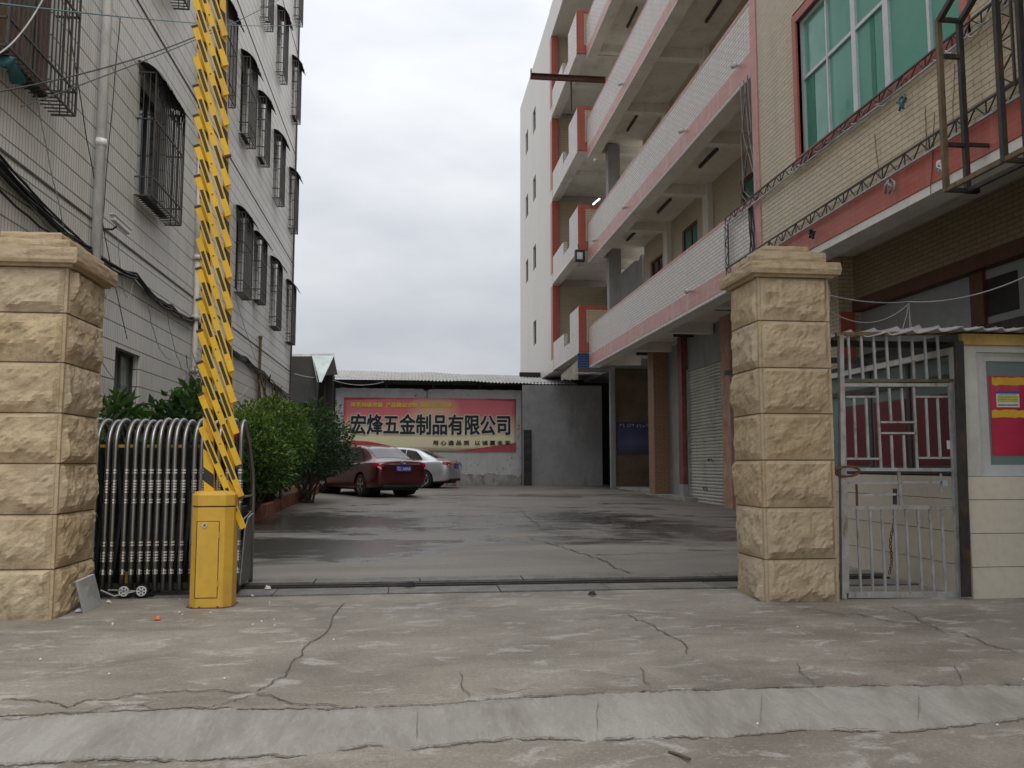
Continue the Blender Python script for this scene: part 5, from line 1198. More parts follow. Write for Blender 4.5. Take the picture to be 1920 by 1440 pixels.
PS_ = thing('brushed_banding', (p0.x, yp - 0.006, p0.z), 'two torn yellow tape bands across the red booth poster', 'tape')
rng = random.Random(2)
for (ya, yb3) in ((709, 722), (770, 783)):
    a, b = Y(1860, yb3, yp - 0.006), Y(1960, ya, yp - 0.006); n = 14; mb = MB(); vs = []
    for i in range(n + 1):
        x = a.x + (b.x - a.x) * i / n
        vs += [(x, yp - 0.0065, a.z + rng.uniform(-0.008, 0.006)), (x, yp - 0.0065, b.z + rng.uniform(-0.006, 0.008))]
    mb.add(vs, [(2 * i, 2 * i + 2, 2 * i + 3, 2 * i + 1) for i in range(n)]).build('tape_band', M['poster_yellow'], PS_)
NT = thing('paper_notice', (p0.x, yp - 0.01, p0.z), 'small yellow and white notice with blue header on the booth window', 'notice')
a, b = Y(1869, 763.5, yp - 0.008), Y(1910, 734, yp - 0.008); H_ = b.z - a.z
B(a.x, b.x, yp - 0.010, yp - 0.008, a.z, b.z - H_ * 0.15).build('sheet', M['paper'], NT)
B(a.x - 0.01, b.x, yp - 0.0105, yp - 0.008, b.z - H_ * 0.149, b.z).build('header', M['note_blue'], NT)
B(a.x + 0.01, b.x - 0.008, yp - 0.0112, yp - 0.0102, a.z + H_ * 0.32, a.z + H_ * 0.72).build('yellow_field', M['note_yellow'], NT)
mk = MB()
for j, (f, hh) in enumerate(((0.78, 0.05), (0.64, 0.06), (0.50, 0.06), (0.38, 0.05), (0.14, 0.12))):
    x = a.x + 0.012
    while x < b.x - 0.02:
        w = rng.uniform(0.005, 0.011); mk.box(x, x + w, yp - 0.0122, yp - 0.0116, a.z + H_ * f - H_ * hh / 2, a.z + H_ * f + H_ * hh / 2); x += w + rng.uniform(0.002, 0.005)
x = a.x + 0.01
while x < b.x - 0.02:
    w = rng.uniform(0.008, 0.014); x += w + 0.004
mk.build('print_marks', plain('grey_print', (0.20, 0.20, 0.16), 0.7, 0, 0.1, 6, 0), NT)
for (y0_, y1_, lab) in ((YO + 0.28, YO + 0.92, 'dark red poster in the booth side window nearest the street'), (YO + 1.04, YO + 1.66, 'dark red poster in the middle booth side window'), (YO + 1.80, YO + 2.3, 'narrow dark red poster in the rear booth side window')):
    o = B(XO + 0.060, XO + 0.064, y0_, y1_, zsill + 0.10, ztop - 0.42).build('poster', M['poster_dark']); tag(o, lab, 'poster')
# corrugated booth roof, ribs running front to back
rfm = MB(); xs = []; x = 3.80; k = 0
prof = []
while x < XE + 0.3:
    prof += [(x, 0.0), (x + 0.10, 0.018), (x + 0.155, 0.036), (x + 0.18, 0.006)]; x += 0.205
zr = zf + 0.012
vs = []
for yy, dz in ((YO - 0.16, 0.0), (8.9, 0.06), (YR + 0.3, 0.12)):
    for (x, h) in prof: yy = min(yy, YO + 0.5) if x < 5.0 else yy; vs.append((x, yy + 0.35 * max(0, 4.9 - x) + 0.02 * noise.noise(Vector((x * 4, 0, 0))), zr + dz + h - 0.045 * max(0, 5.0 - x)))
n = len(prof)
rfm.add(vs, [(j * n + i, j * n + i + 1, (j + 1) * n + i + 1, (j + 1) * n + i) for j in range(2) for i in range(n - 1)])
ro = rfm.build('roof', M['roof_sheet'], GBt); ro.modifiers.new('thick', 'SOLIDIFY').thickness = 0.01
for y in (YO + 0.4, 9.0, YR): B(3.95, XE, y, y + 0.05, zr - 0.09, zr - 0.03).build('roof_batten', M['dark_steel'], GBt)

# ================================================================== TRUSSES AND SIGN FRAME ON THE FACTORY WALL
def truss(label, a, b, h=0.16, up=(0, 0, 1), bay=0.16, X0=XP - 0.05):
    t = thing('steel_truss', a, label, 'truss'); a, b, up = Vector(a), Vector(b), Vector(up)
    for o in (0, 1): MB().bar(a + up * h * o, b + up * h * o, 0.022, 0.022).build('chord', M['rusty_steel' if o == 0 else 'grille'], t)
    L = (b - a).length; n = int(L / bay); w = MB()
    for i in range(n):
        p, q_ = a.lerp(b, i / n), a.lerp(b, (i + 1) / n)
        w.bar(p, q_ + up * h, 0.012, 0.012) if i % 2 else w.bar(p + up * h, q_, 0.012, 0.012)
        if i % 3 == 0: w.bar(p, p + up * h, 0.012, 0.012)
    w.build('web', M['dark_steel'], t); return t
xt = XP - 0.06
truss('upper steel lattice truss running under the green window', (xt, 14.95, 5.63), (xt, 5.0, 5.70), 0.14)
truss('lower steel lattice truss running along the red band', (xt, 14.95, 4.66), (xt, 5.0, 4.74), 0.16)
truss('short upright lattice truss on the cream balcony front', (xt, 14.98, 4.80), (xt, 14.98, 5.62), 0.16, up=(0, -1, 0))
truss('upright lattice truss behind the black sign frame', (5.62, 7.35, 4.78), (5.62, 7.35, 6.6), 0.2, up=(0, -1, 0))
wb = thing('wire_tangle', (xt, 13.6, 5.5), 'tangle of grey cables at the corner strip of the factory wall', 'wires')
rng = random.Random(21)
for k in range(6):
    MB().tube([Vector((XP - 0.03, 13.9 + rng.uniform(-0.2, 0.3), 8.0)), Vector((XP - 0.05, 13.9 + rng.uniform(-0.25, 0.35), 7.0)), Vector((XP - 0.05, 13.8 + rng.uniform(-0.3, 0.4), 6.0)), Vector((xt, 13.6 + rng.uniform(-0.4, 0.5), 5.72))], 0.006, 4).build('cable', M['cable_grey' if k % 3 else 'cable'], wb)
for k in range(4): MB().tube(sag((XP - 0.03, 13.75 + 0.05 * k, 5.65), (XP - 0.03, 13.65 + 0.07 * k, 4.5), 0.0, 6, 0.03, rng), 0.012, 4).build('cable', M['cable'], wb)
for k in range(14):
    y = rng.uniform(7.0, 13); MB().tube(sag((xt - 0.01, y, 5.76), (xt - 0.01, y + rng.uniform(0.3, 0.9), 5.70), rng.uniform(0.03, 0.14), 6), 0.009, 4).build('cable', M['cable_grey'], wb)
for (px, py, ln) in ((1735, 200, 0.55), (1752, 210, 0.9), (1790, 120, 0.7), (1640, 250, 0.6)):
    p = X(px, py, XP - 0.02); MB().tube(sag(p, p + Vector((0, rng.uniform(-0.1, 0.2), -ln)), 0.0, 8, 0.015, rng), 0.005, 4).build('hanging_wire', M['rust'], wb)
for px, py, mt, lab in ((1690, 188, 'cable_teal', 'teal rag snagged on the upper truss'), (1668, 345, 'cable_grey', 'grey rag hanging from the lower truss'), (1762, 310, 'paper', 'pale torn rag hanging beside the sign frame'), (1520, 437, 'cable', 'small dark spotlight clipped under the lower truss')):
    p = X(px, py, XP - 0.1); rgm = MB()
    for k in range(5): rgm.tube([p + Vector((0.0, rng.uniform(-0.06, 0.06), 0.05)), p + Vector((rng.uniform(-0.03, 0.03), rng.uniform(-0.08, 0.08), 0)), p + Vector((0, rng.uniform(-0.1, 0.1), rng.uniform(-0.12, -0.04)))], 0.016, 5)
    tag(rgm.build('rag' if 'rag' in lab else 'spotlight', M[mt], smooth=True), lab, 'rag' if 'rag' in lab else 'spotlight')
SF = thing('sign_frame', (5.4, 7.4, 3.9), 'empty brown and black steel sign frame hanging from the factory wall', 'sign frame')
x1, x2 = 5.3, 5.53; yA, yB3, yC = 7.78, 6.93, 5.6; zl, zh = 3.93, 5.74
for x, y, m in ((x1, yA, 'brown_frame'), (x2, yA, 'dark_steel'), (x1, yB3, 'dark_steel'), (x2, yB3, 'dark_steel'), (x1, yC, 'dark_steel')): B(x - 0.025, x + 0.025, y - 0.025, y + 0.025, zl, zh + (1.4 if y < yA else 0)).build('post', M[m], SF)
for z in (zl + 0.02, 4.42, 5.35, zh): B(x1 + 0.026, x2 - 0.026, yA - 0.02, yA + 0.02, z - 0.02, z + 0.02).build('cross_bar', M['dark_steel'], SF)
for x in (x1, x2):
    B(x - 0.02, x + 0.02, yC, yA - 0.026, zl - 0.002, zl + 0.04).build('bottom_rail', M['brown_frame' if x == x1 else 'dark_steel'], SF)
    MB().bar((x, yA - 0.02, zh - 0.02), (x, yB3 + 0.02, zh + 0.42), 0.05, 0.05).build('top_rail', M['dark_steel'], SF)
B(x1 + 0.026, x2 - 0.026, yB3 - 0.02, yB3 + 0.02, zl, zl + 0.04).build('cross_bar', M['dark_steel'], SF)
for y, z in ((yA, 4.43), (yB3, 4.6)): B(x2 + 0.026, XP - 0.02, y - 0.018, y + 0.018, z - 0.018, z + 0.018).build('wall_tie', M['dark_steel'], SF)
# thin white wires strung from the pillar cap
kn = Y(1704, 566, 8.6)
WW = thing('strung_wires', (4.2, 8, 2.9), 'thin pale wires strung from the right pillar cap past the booth', 'wires')
c0 = Vector((xr1 + 0.02, 7.7, capR[0] - 0.18))
MB().tube(sag(c0, kn, 0.05), 0.006, 4).build('wire', M['cable_grey'], WW)
MB().tube(sag(c0 + Vector((0, 0, -0.08)), kn + Vector((0, 0, -0.02)), 0.22), 0.006, 4).build('wire', M['cable_grey'], WW)
MB().tube(sag(kn, Y(1960, 500, 7.2), 0.10), 0.006, 4).build('wire', M['cable_grey'], WW)
for dx, dz in ((-0.12, -0.4), (0.0, -0.42), (0.02, -0.35)): MB().tube([kn, kn + Vector((dx * 0.3, 0, dz * 0.4)), kn + Vector((dx, 0, dz))], 0.005, 4).build('wire', M['cable_grey'], WW)
MB().tube(sag((xr1 + 0.05, 7.6, capR[0] - 0.2), (xr1 + 0.045, 7.5, 1.2), 0.0, 10, 0.01), 0.006, 4).build('wire', M['cable'], WW)

# ================================================================== CARS
def catmull(p0, p1, p2, p3, t):
    return 0.5 * ((2 * p1) + (-p0 + p2) * t + (2 * p0 - 5 * p1 + 4 * p2 - p3) * t * t + (-p0 + 3 * p1 - 3 * p2 + p3) * t ** 3)
def make_car(name, label, loc, rz, paint, kind, plate):
    # stations: x, then (y, z) of 8 ring points from sill centre to roof centre (half body)
    def ring(w, zs, hb, zb, ww, gz, gw, rz_):   # lower width, sill z, belt half width, belt z, waist, greenhouse top z, gh half width, roof centre z
        return [(0.0, zs), (w * 0.86, zs), (w, zs + 0.10), (ww, (zs + zb) * 0.52), (hb, zb - 0.05), (hb - 0.07, zb + 0.015), (gw, gz), (gw * 0.55, rz_ - 0.012), (0.0, rz_)]
    W = 0.87
    ST_ = [(-2.27, ring(0.62, 0.42, 0.66, 0.84, 0.66, 0.90, 0.52, 0.92)),
           (-2.20, ring(0.74, 0.30, 0.76, 0.92, 0.78, 0.97, 0.56, 1.00)),
           (-2.00, ring(0.82, 0.24, 0.82, 0.95, 0.85, 1.01, 0.57, 1.05)),
           (-1.72, ring(0.84, 0.22, 0.83, 0.955, 0.86, 1.05, 0.57, 1.085)),
           (-1.42, ring(0.85, 0.20, 0.835, 0.95, 0.865, 1.17, 0.57, 1.21)),
           (-1.05, ring(0.85, 0.20, 0.84, 0.94, W, 1.33, 0.57, 1.37)),
           (-0.60, ring(0.85, 0.20, 0.845, 0.93, W, 1.41, 0.575, 1.455)),
           (0.00, ring(0.85, 0.20, 0.85, 0.91, W, 1.43, 0.58, 1.475)),
           (0.40, ring(0.85, 0.20, 0.85, 0.90, W, 1.385, 0.58, 1.43)),
           (0.85, ring(0.85, 0.20, 0.845, 0.89, W, 1.20, 0.60, 1.25)),
           (1.25, ring(0.85, 0.20, 0.84, 0.88, W, 0.97, 0.62, 1.00)),
           (1.70, ring(0.84, 0.21, 0.82, 0.83, 0.85, 0.87, 0.58, 0.90)),
           (2.10, ring(0.78, 0.25, 0.74, 0.72, 0.79, 0.77, 0.52, 0.80)),
           (2.25, ring(0.62, 0.36, 0.60, 0.60, 0.64, 0.64, 0.45, 0.66))]
    ns, nr = len(ST_), 9
    def S(u, v):                                      # u in stations, v in ring index
        i = min(ns - 2, max(0, int(u))); t = u - i; j = min(nr - 2, max(0, int(v))); s = v - j
        def ptj(jj):
            jj = min(nr - 1, max(0, jj)); row = [ST_[min(ns - 1, max(0, i + k))] for k in (-1, 0, 1, 2)]
            return [catmull(*[(r[0] if c == 0 else r[1][jj][c - 1]) for r in row], t) for c in range(3)]
        a, b, c_, d = ptj(j - 1), ptj(j), ptj(j + 1), ptj(j + 2)
        if j == nr - 2: d = [c_[0], -b[1], b[2]]
        x = catmull(a[0], b[0], c_[0], d[0], s); y = catmull(a[1], b[1], c_[1], d[1], s * 1.0); z = catmull(a[2], b[2], c_[2], d[2], s)
        return Vector((x, y, z))
    def N(u, v):
        e = 0.03; du = S(min(ns - 1.001, u + e), v) - S(max(0, u - e), v); dv = S(u, min(nr - 1.001, v + e)) - S(u, max(0, v - e)); n = du.cross(dv)
        if n.length < 1e-9: return Vector((0, 0, 1))
        n.normalize(); return n if n.y * 1.0 + n.z * 0.3 >= 0 or v > 6 and n.z > 0 else -n
    t = thing(name, loc, label, 'car', None, rz)
    body = MB(); nu, nv = (ns - 1) * 5, (nr - 1) * 4
    for sgn in (1, -1):
        vs = [];
        for i in range(nu + 1):
            for j in range(nv + 1):
                p = S((ns - 1) * i / nu * 0.99999, (nr - 1) * j / nv * 0.99999); vs.append((p.x, p.y * sgn, p.z))
        m = nv + 1
        body.add(vs, [(i * m + j, (i + 1) * m + j, (i + 1) * m + j + 1, i * m + j + 1) if sgn > 0 else (i * m + j + 1, (i + 1) * m + j + 1, (i + 1) * m + j, i * m + j) for i in range(nu) for j in range(nv)])
        for i0 in (0, nu):
            loop = [i0 * m + j for j in range(m)]; b0_ = len(body.v) - len(vs); body.f.append(tuple(b0_ + q for q in (loop if (i0 == 0) == (sgn > 0) else loop[::-1]))); body.mi.append(0)
    bo = body.build('body', paint, t, smooth=True, local=True)
    import bmesh
    bm = bmesh.new(); bm.from_mesh(bo.data); bmesh.ops.remove_doubles(bm, verts=bm.verts, dist=0.0008); bmesh.ops.recalc_face_normals(bm, faces=bm.faces); bm.to_mesh(bo.data); bm.free()
    # wheel arches cut out of the body
    AX = (-1.30, 1.32); cut = MB()
    for x in AX:
        for s in (1, -1): cut.tube([(x, s * 0.55, 0.32), (x, s * 1.2, 0.32)], 0.375, 28)
    co = cut.build('arch_cutter', paint, t, local=True, fix=True)
    md = bo.modifiers.new('arch', 'BOOLEAN'); md.operation = 'DIFFERENCE'; md.object = co; md.solver = 'EXACT'
    bpy.context.view_layer.update(); dg = bpy.context.evaluated_depsgraph_get(); me = bpy.data.meshes.new_from_object(bo.evaluated_get(dg))
    bo.modifiers.clear(); bo.data = me; bpy.data.objects.remove(co)
    me.polygons.foreach_set('use_smooth', [True] * len(me.polygons))
    me.materials.clear(); me.materials.append(paint)
    me.polygons.foreach_set('material_index', [0] * len(me.polygons))
    try: me.set_sharp_from_angle(angle=R(40))
    except Exception: pass
    def patch(nm, mat, u0, u1, v0, v1, off=0.006, sg=(1, -1), nn=10, shape=None, par=None):
        for s in sg:
            mb = MB(); vs = []
            for i in range(nn + 1):
                for j in range(nn + 1):
                    a, b = i / nn, j / nn
                    if shape: a, b = shape(a, b)
                    p = S(u0 + (u1 - u0) * a, v0 + (v1 - v0) * b); n_ = N(u0 + (u1 - u0) * a, v0 + (v1 - v0) * b); p = p + n_ * off; vs.append((p.x, p.y * s, p.z))
            m = nn + 1; mb.add(vs, [(i * m + j, (i + 1) * m + j, (i + 1) * m + j + 1, i * m + j + 1) if s > 0 else (i * m + j + 1, (i + 1) * m + j + 1, (i + 1) * m + j, i * m + j) for i in range(nn) for j in range(nn)])
            mb.build(nm, mat, par or t, smooth=True, local=True)
    def full(nm, mat, u0, u1, v0, off=0.006, nn=12):  # patch across the centre line
        mb = MB(); vs = []
        for i in range(nn + 1):
            for j in range(-nn, nn + 1):
                v = 8 - (8 - v0) * abs(j) / nn; v = min(v, 7.999); u = u0 + (u1 - u0) * i / nn; p = S(u, v); n_ = N(u, min(v, 7.9)); n_ = n_ if n_.z > 0 else -n_
                vs.append((p.x + n_.x * off, (p.y) * (1 if j < 0 else -1) + n_.y * off * (1 if j < 0 else -1) * (j != 0), p.z + n_.z * off))
        m = 2 * nn + 1; mb.add(vs, [(i * m + j, i * m + j + 1, (i + 1) * m + j + 1, (i + 1) * m + j) for i in range(nn) for j in range(m - 1)]); mb.build(nm, mat, t, smooth=True, local=True)
    gl = CAR['glass']
    full('rear_window', gl, 3.12, 4.95, 6.25)
    full('windscreen', gl, 8.35, 9.75, 6.2)
    # side windows: rear quarter, rear door, front door
    patch('side_window', gl, 4.55, 6.0, 5.16, 5.88, shape=lambda a, b: (a, b * min(1, 0.25 + a * 1.6)))
    patch('side_window', gl, 6.08, 6.95, 5.14, 5.90); patch('side_window', gl, 7.05, 8.9, 5.14, 5.90, shape=lambda a, b: (a, b * min(1, 1.7 - a * 1.45)))
    # lights, bumpers, trim
    patch('tail_light', CAR['tail'], 0.10, 1.95, 3.5, 4.9, 0.012, shape=lambda a, b: (a, 0.5 + (b - 0.5) * (1 - 0.45 * a)))
    patch('tail_light_lens', CAR['lens'], 0.2, 0.95, 3.7, 3.95, 0.018)
    patch('headlight', CAR['lens'], 11.2, 12.6, 4.0, 4.9, 0.008)
    patch('door_handle', CAR['chrome'] if kind == 'red' else paint, 6.02, 6.35, 4.28, 4.40, 0.022); patch('door_handle', CAR['chrome'] if kind == 'red' else paint, 7.7, 7.98, 4.28, 4.40, 0.022)
    for u in (4.75, 6.98, 9.0): patch('door_gap', CAR['black'], u, u + 0.03, 2.15, 4.95, 0.004, nn=6)
    patch('sill_trim', CAR['black'], 4.4, 9.8, 1.9, 2.12, 0.008)
    # rear: garnish strip, plate, emblem, bumper dark, reflectors
    xr = S(0.55, 5.0).x
    MB().tube([(-2.235 - 0.03 * math.cos(y * 1.7), y, 0.905) for y in [-0.55 + 0.11 * i for i in range(11)]], 0.014, 8).build('chrome_strip', CAR['chrome'], t, local=True)
    pb = B(-2.315, -2.285, -0.235, 0.235, 0.70, 0.86).build('number_plate', CAR['plate'], t, local=True)
    pt = text_fit(plate, lambda u, v, d: (-2.3165, 0.21 - 0.42 * u, 0.722 + 0.116 * v), 0.004, 0.0); pt.build('plate_characters', M['white_ink'], pb, local=True)
    em = MB(); em.tube([(-2.285, 0.075 * math.cos(a), 0.955 + 0.042 * math.sin(a)) for a in [6.283 * k / 16 for k in range(17)]], 0.009, 6); em.tube([(-2.29, 0.05 * math.cos(a), 0.955 + 0.012 + 0.02 * math.sin(a)) for a in [6.283 * k / 12 for k in range(13)]], 0.007, 6)
    em.build('emblem', CAR['chrome'], t, local=True)
    MB().prism([(-0.60, 0.24), (0.60, 0.24), (0.62, 0.33), (-0.62, 0.33)], 0, -2.26, -2.1).build('bumper_lower', CAR['black'], t, local=True, bevel=0.02)
    for s in (1, -1): B(-2.245, -2.2, s * 0.62 - 0.07, s * 0.62 + 0.07, 0.46, 0.50).build('reflector', CAR['tail'], t, local=True)
    for s in (1, -1):
        mm = MB().obox((0.78, s * 0.97, 0.98), (0.06, 0, 0), (0.02, 0.10, 0), (0, 0, 0.065)).build('door_mirror', paint, t, local=True, bevel=0.02)
    B(-2.1, 2.05, -0.60, 0.60, 0.17, 0.34).build('underbody', CAR['black'], t, local=True)
    for x in AX:
        for s in (1, -1):
            wl = bpy.data.objects.new('wheel', None); COL.objects.link(wl); wl.parent = t; wl.location = (x, s * 0.76, 0.315)
            tr = MB(); nn = 28; pr = [(0.20, -0.095), (0.29, -0.10), (0.312, -0.075), (0.315, 0.0), (0.312, 0.075), (0.29, 0.10), (0.20, 0.095)]
            vs = [(r_ * math.cos(6.28318 * k / nn), o_, r_ * math.sin(6.28318 * k / nn)) for (r_, o_) in pr for k in range(nn)]
            tr.add(vs, [(a * nn + k, a * nn + (k + 1) % nn, (a + 1) * nn + (k + 1) % nn, (a + 1) * nn + k) for a in range(6) for k in range(nn)])
            tr.build('tyre', CAR['tyre'], wl, smooth=True, local=True)
            rm = MB(); o_ = s * 0.082
            rm.tube([(0.195 * math.cos(6.28318 * k / 24), o_, 0.195 * math.sin(6.28318 * k / 24)) for k in range(25)], 0.014, 6, cap=False)
            for k in range(5):
                a = 6.28318 * k / 5 + 0.3
                for da in (-0.16, 0.16): rm.bar((0.035 * math.cos(a), o_ + s * 0.004, 0.035 * math.sin(a)), (0.19 * math.cos(a + da), o_, 0.19 * math.sin(a + da)), 0.03, 0.02)
            rm.tube([(0, o_ - s * 0.02, 0), (0, o_ + s * 0.012, 0)], 0.045, 12)
            rm.build('rim', CAR['rim'], wl, local=True)
            MB().tube([(0, s * 0.02, 0), (0, s * 0.045, 0)], 0.19, 20).build('brake_disc', CAR['black'], wl, local=True)
            MB().tube([(0, -s * 0.10, 0), (0, -s * 0.42, 0)], 0.33, 20).build('arch_liner', CAR['black'], wl, local=True)
    return t
def paintmat(nm, col, metal, rough):
    q = G(nm); n1 = q.noise(q.objc(), 2.5, 4); q.set(Base__Color=q.mix(n1, c3(col, 0.9), c3(col, 1.1)), Metallic=metal, Roughness=rough, Coat__Weight=0.8, Coat__Roughness=0.06); return q.mat
CAR = dict(glass=plain('tinted_car_glass', (0.02, 0.022, 0.025), 0.05, 0, 0.1, 1, 0, spec=0.9), tail=plain('red_lamp_plastic', (0.42, 0.012, 0.012), 0.12, 0, 0.2, 9, 0), lens=plain('clear_lamp_plastic', (0.62, 0.55, 0.52), 0.1, 0.2, 0.1, 9, 0),
           black=plain('black_trim', (0.018, 0.018, 0.018), 0.55, 0, 0.2, 5, 0), chrome=M['chrome'], plate=plain('blue_number_plate', (0.03, 0.055, 0.33), 0.4, 0, 0.05, 6, 0), tyre=plain('tyre_rubber', (0.022, 0.022, 0.022), 0.85, 0, 0.2, 8, 0.1), rim=plain('alloy_wheel', (0.55, 0.55, 0.55), 0.25, 1.0, 0.1, 6, 0))
def place_car(rw, a, AXR=-1.30, tr=0.76):             # rw: rear left wheel contact; a: heading to the left of the yard axis
    hd = Vector((-math.sin(a), math.cos(a), 0)); lf = Vector((-math.cos(a), -math.sin(a), 0))
    c = Vector(rw) - hd * AXR - lf * tr; return (c.x, c.y, g(c.x, c.y)), math.atan2(hd.y, hd.x)
l1, r1 = place_car((-1.38, 24.9, 0), R(29.5))
make_car('parked_car', 'dark red sedan parked nose in beside the shrubs', l1, r1, paintmat('dark_red_metallic', (0.085, 0.006, 0.011), 0.35, 0.3), 'red', '粤C A80N8')
l2, r2 = place_car((0.44, 31.0, 0), R(70))
make_car('parked_car', 'silver sedan parked below the banner behind the red car', l2, r2, paintmat('silver_metallic', (0.58, 0.60, 0.62), 0.6, 0.3), 'silver', '粤C 7L326')

# ================================================================== PLANTER AND SHRUBS
PLT = thing('planter', (-3.5, 19, 0.1), 'long planter edged with a worn red brick kerb', 'planter')
y = 9.4; k = 0
while y < 27.4:
    ln = 0.62; z0 = g(-2.9, y)
    MB().obox((-2.92 + 0.01 * math.sin(k), y + ln / 2, z0 + 0.11 + random.uniform(-0.01, 0.01)), (0.07, 0, 0), (0, ln / 2 - 0.006, 0.006), (0, 0, 0.15)).build('kerb_stone', M['kerb_red'], PLT, bevel=0.012)
    y += ln; k += 1
for i in range(3): B(-4.1 + 0.33 * i, -4.1 + 0.33 * i + 0.322, 27.3, 27.42, 0.2, g(-3, 27) + 0.24).build('kerb_stone', M['kerb_red'], PLT, bevel=0.012)
sm_ = MB().grid(lambda u, v: (-4.14 + 1.14 * u, 9.5 + 17.7 * v, g(-3, 9.5 + 17.7 * v) + 0.12 + 0.05 * noise.noise(Vector((u * 4, v * 40, 0)))), 6, 60)
sm_.build('soil', M['soil'], PLT, smooth=True)
def shrub(name, label, c, r, zbase, lobes, nleaf, ls, mats, seed, cat='shrub', asp=2.0):
    rg = random.Random(seed); t = thing(name, (c[0], c[1], zbase), label, cat)
    L = []
    for i in range(lobes):
        a = rg.uniform(0, 6.283); e = rg.uniform(-0.75, 1.0); q_ = math.sqrt(max(0, 1 - e * e))
        rr = rg.uniform(0.30, 0.5)
        L.append((Vector((c[0] + r[0] * (1 - rr * 0.75) * q_ * math.cos(a), c[1] + r[1] * (1 - rr * 0.75) * q_ * math.sin(a), c[2] + r[2] * (1 - rr * 0.7) * e)), rr * rg.uniform(0.8, 1.15)))
    meshes = [MB() for _ in mats]
    for i in range(nleaf):
        lc, lr = L[rg.randrange(len(L))]
        a = rg.uniform(0, 6.283); e = rg.uniform(-0.8, 1.0); q_ = math.sqrt(max(0, 1 - e * e)); nrm = Vector((q_ * math.cos(a), q_ * math.sin(a), e))
        rad = lr * (1.0 - 0.55 * rg.random() ** 2.2) * (1 + 0.25 * noise.noise(lc + nrm * 2.1))
        p = lc + Vector((nrm.x * r[0], nrm.y * r[1], nrm.z * r[2])) * rad
        if p.z < zbase + 0.05 or p.x < XL + 0.06 or (p.x > -3.05 and p.z < zbase + 0.30 + 0.35 * max(0, p.x + 3.05)): continue
        d = (nrm + Vector((rg.uniform(-1, 1), rg.uniform(-1, 1), rg.uniform(-0.7, 0.9))) * 0.9).normalized()
        s_ = d.cross(Vector((rg.uniform(-1, 1), rg.uniform(-1, 1), rg.uniform(-1, 1)))).normalized()
        up = s_.cross(d).normalized(); l = ls * rg.uniform(0.6, 1.25); w = l / asp
        tip = p + d * l - up * l * 0.15; mid = p + d * l * 0.5
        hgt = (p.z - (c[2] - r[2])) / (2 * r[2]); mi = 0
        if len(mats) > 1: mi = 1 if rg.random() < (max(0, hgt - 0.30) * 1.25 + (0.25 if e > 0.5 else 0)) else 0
        meshes[mi].add([p, mid + s_ * w / 2 + up * 0.1 * l, tip, mid - s_ * w / 2 + up * 0.1 * l], [(0, 1, 2), (0, 2, 3)])
    for mb, mt in zip(meshes, mats): mb.build('foliage', mt, t)
    stm = MB()
    for lc, lr in L[:14]:
        b = Vector((c[0] + rg.uniform(-0.2, 0.2), c[1] + rg.uniform(-0.25, 0.25), zbase - 0.1)); m_ = b.lerp(lc, 0.5) + Vector((rg.uniform(-0.1, 0.1), rg.uniform(-0.1, 0.1), 0.1))
        stm.tube([b, m_, lc], 0.02, 5, rad=[0.035, 0.022, 0.008])
    stm.build('stem', M['bark'], t); return t
ld, lg, lb = M['leaf_dark'], M['leaf_green'], M['leaf_bright']
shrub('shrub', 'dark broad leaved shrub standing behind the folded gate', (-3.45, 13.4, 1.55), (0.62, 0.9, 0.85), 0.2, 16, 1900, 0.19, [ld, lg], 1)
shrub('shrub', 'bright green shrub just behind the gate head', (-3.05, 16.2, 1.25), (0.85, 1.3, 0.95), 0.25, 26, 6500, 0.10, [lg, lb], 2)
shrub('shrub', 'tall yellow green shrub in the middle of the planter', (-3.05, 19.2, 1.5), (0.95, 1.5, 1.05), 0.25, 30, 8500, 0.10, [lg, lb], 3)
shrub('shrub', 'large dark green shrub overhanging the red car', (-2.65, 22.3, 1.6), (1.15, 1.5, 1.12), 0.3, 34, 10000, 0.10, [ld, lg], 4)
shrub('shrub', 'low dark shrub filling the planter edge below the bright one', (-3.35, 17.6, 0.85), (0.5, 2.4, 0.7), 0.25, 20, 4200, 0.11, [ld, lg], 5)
shrub('plant', 'small pointed leaf plant peeking over the gate hoops', (-3.55, 10.7, 1.55), (0.28, 0.34, 0.5), 0.2, 8, 240, 0.26, [lg], 6, 'plant', 4.0)

# ================================================================== SMALL THINGS
def litter(name, label, px, py, mat, s, seed, cat='litter'):
    rg = random.Random(seed); p = ground_at(px, py); mb = MB()
    pts = [(math.cos(a) * s * rg.uniform(0.5, 1.1), math.sin(a) * s * rg.uniform(0.4, 0.9)) for a in [6.283 * i / 7 for i in range(7)]]
    z = g(p.x, p.y) + 0.012
    vs = [(p.x + a, p.y + b, z) for a, b in pts] + [(p.x + a * 0.6, p.y + b * 0.6, z + s * rg.uniform(0.25, 0.7)) for a, b in pts] + [(p.x, p.y, z + s * 0.5)]
    mb.add(vs, [(i, (i + 1) % 7, (i + 1) % 7 + 7, i + 7) for i in range(7)] + [(i + 7, (i + 1) % 7 + 7, 14) for i in range(7)])
    return tag(mb.build(name, mat), label, cat)
litter('litter', 'orange peel scrap lying in front of the folded gate', 295, 1163, M['orange'], 0.04, 1)
litter('litter', 'white crumpled tissue at the foot of the left pillar', 146, 1149, M['paper'], 0.03, 2)
litter('litter', 'white crumpled plastic on the gate track beside the gate head', 502, 1106, M['paper'], 0.05, 3)
litter('litter', 'black rubber scrap beside the front track plate', 1112, 1118, M['black_litter'], 0.05, 4)
litter('litter', 'black plastic scrap lying on the gate track', 768, 1101, M['black_litter'], 0.07, 5)
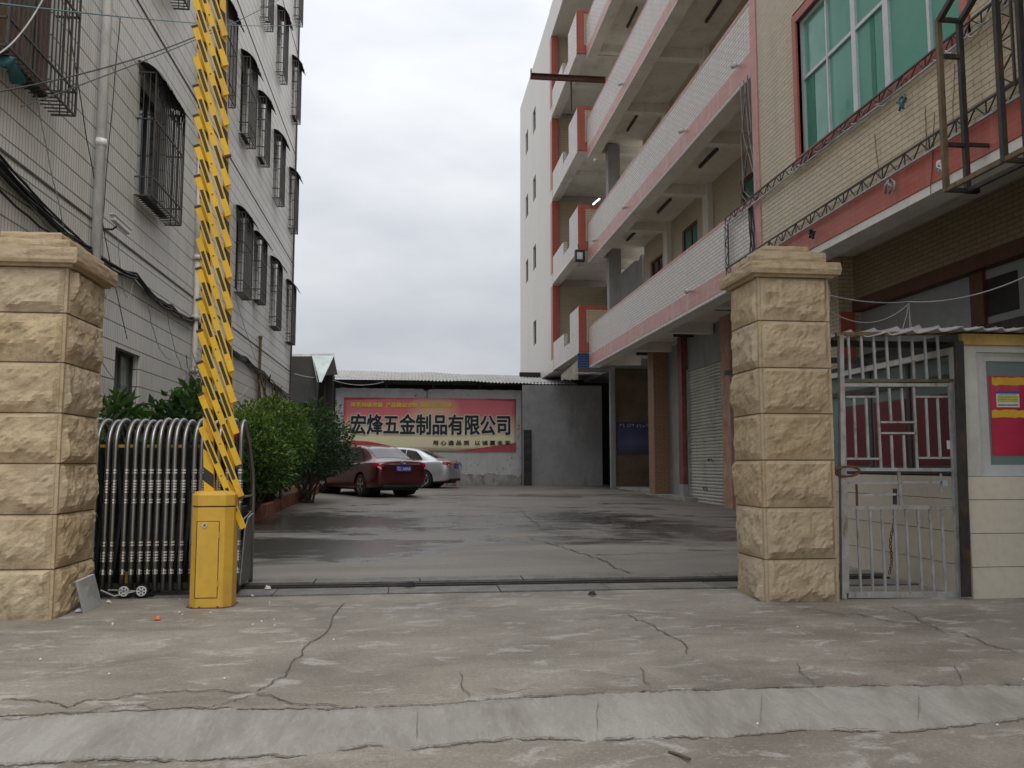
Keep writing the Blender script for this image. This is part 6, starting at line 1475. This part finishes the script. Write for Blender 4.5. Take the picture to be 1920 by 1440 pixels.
litter('plastic_bag', 'pale plastic bag on the floor of the dim bay', 1142, 901, M['paper'], 0.16, 6, 'bag')
litter('litter', 'tiny white paper bit right of the yellow cabinet', 473, 1120, M['paper'], 0.025, 7)
litter('litter', 'white scrap under the gate wheels', 204, 1131, M['paper'], 0.03, 8)
rg = random.Random(77); mb = MB()
for i in range(36):
    px, py = (rg.uniform(180, 520), rg.uniform(1120, 1180)) if rg.random() < 0.45 else (rg.uniform(0, 1920), rg.uniform(1125, 1440))
    p = ground_at(px, py); s = rg.uniform(0.003, 0.010); z = g(p.x, p.y) + 0.006
    mb.add([(p.x - s, p.y, z), (p.x, p.y - s, z), (p.x + s, p.y, z), (p.x, p.y + s, z), (p.x, p.y, z + s)], [(0, 1, 4), (1, 2, 4), (2, 3, 4), (3, 0, 4)])
tag(mb.build('grit', M['paper']), 'fine pale grit scattered over the concrete apron', 'grit', kind='stuff')
# leaf and twig by the street edge
p = ground_at(1275, 1420); tag(MB().tube([p + Vector((-0.04, 0.05, 0.01)), p + Vector((0, 0, 0.012)), p + Vector((0.03, -0.06, 0.01))], 0.008, 5).build('twig', M['bark']), 'short brown twig lying on the street below the pale strip', 'twig')
# red stool behind the silver car
p = ground_at(846, 911)
sl2 = thing('plastic_stool', (p.x, p.y + 0.3, g(0, 31)), 'small red plastic stool behind the silver car', 'stool')
zq = g(0, 31); sx, sy = p.x, p.y + 0.3
B(sx - 0.16, sx + 0.16, sy - 0.14, sy + 0.14, zq + 0.26, zq + 0.29).build('seat', M['red_plastic'], sl2, bevel=0.01)
for a in (-1, 1):
    for b in (-1, 1): MB().bar((sx + a * 0.17, sy + b * 0.15, zq), (sx + a * 0.13, sy + b * 0.11, zq + 0.26), 0.05, 0.03).build('leg', M['red_plastic'], sl2)
# dark box on the left wall beside the barrier
p = X(376, 722, XL + 0.1); tag(B(XL, XL + 0.12, p.y - 0.14, p.y + 0.14, p.z - 0.12, p.z + 0.12).build('wall_box', M['dark_steel'], bevel=0.01), 'small black box on the wall behind the barrier arm', 'box')
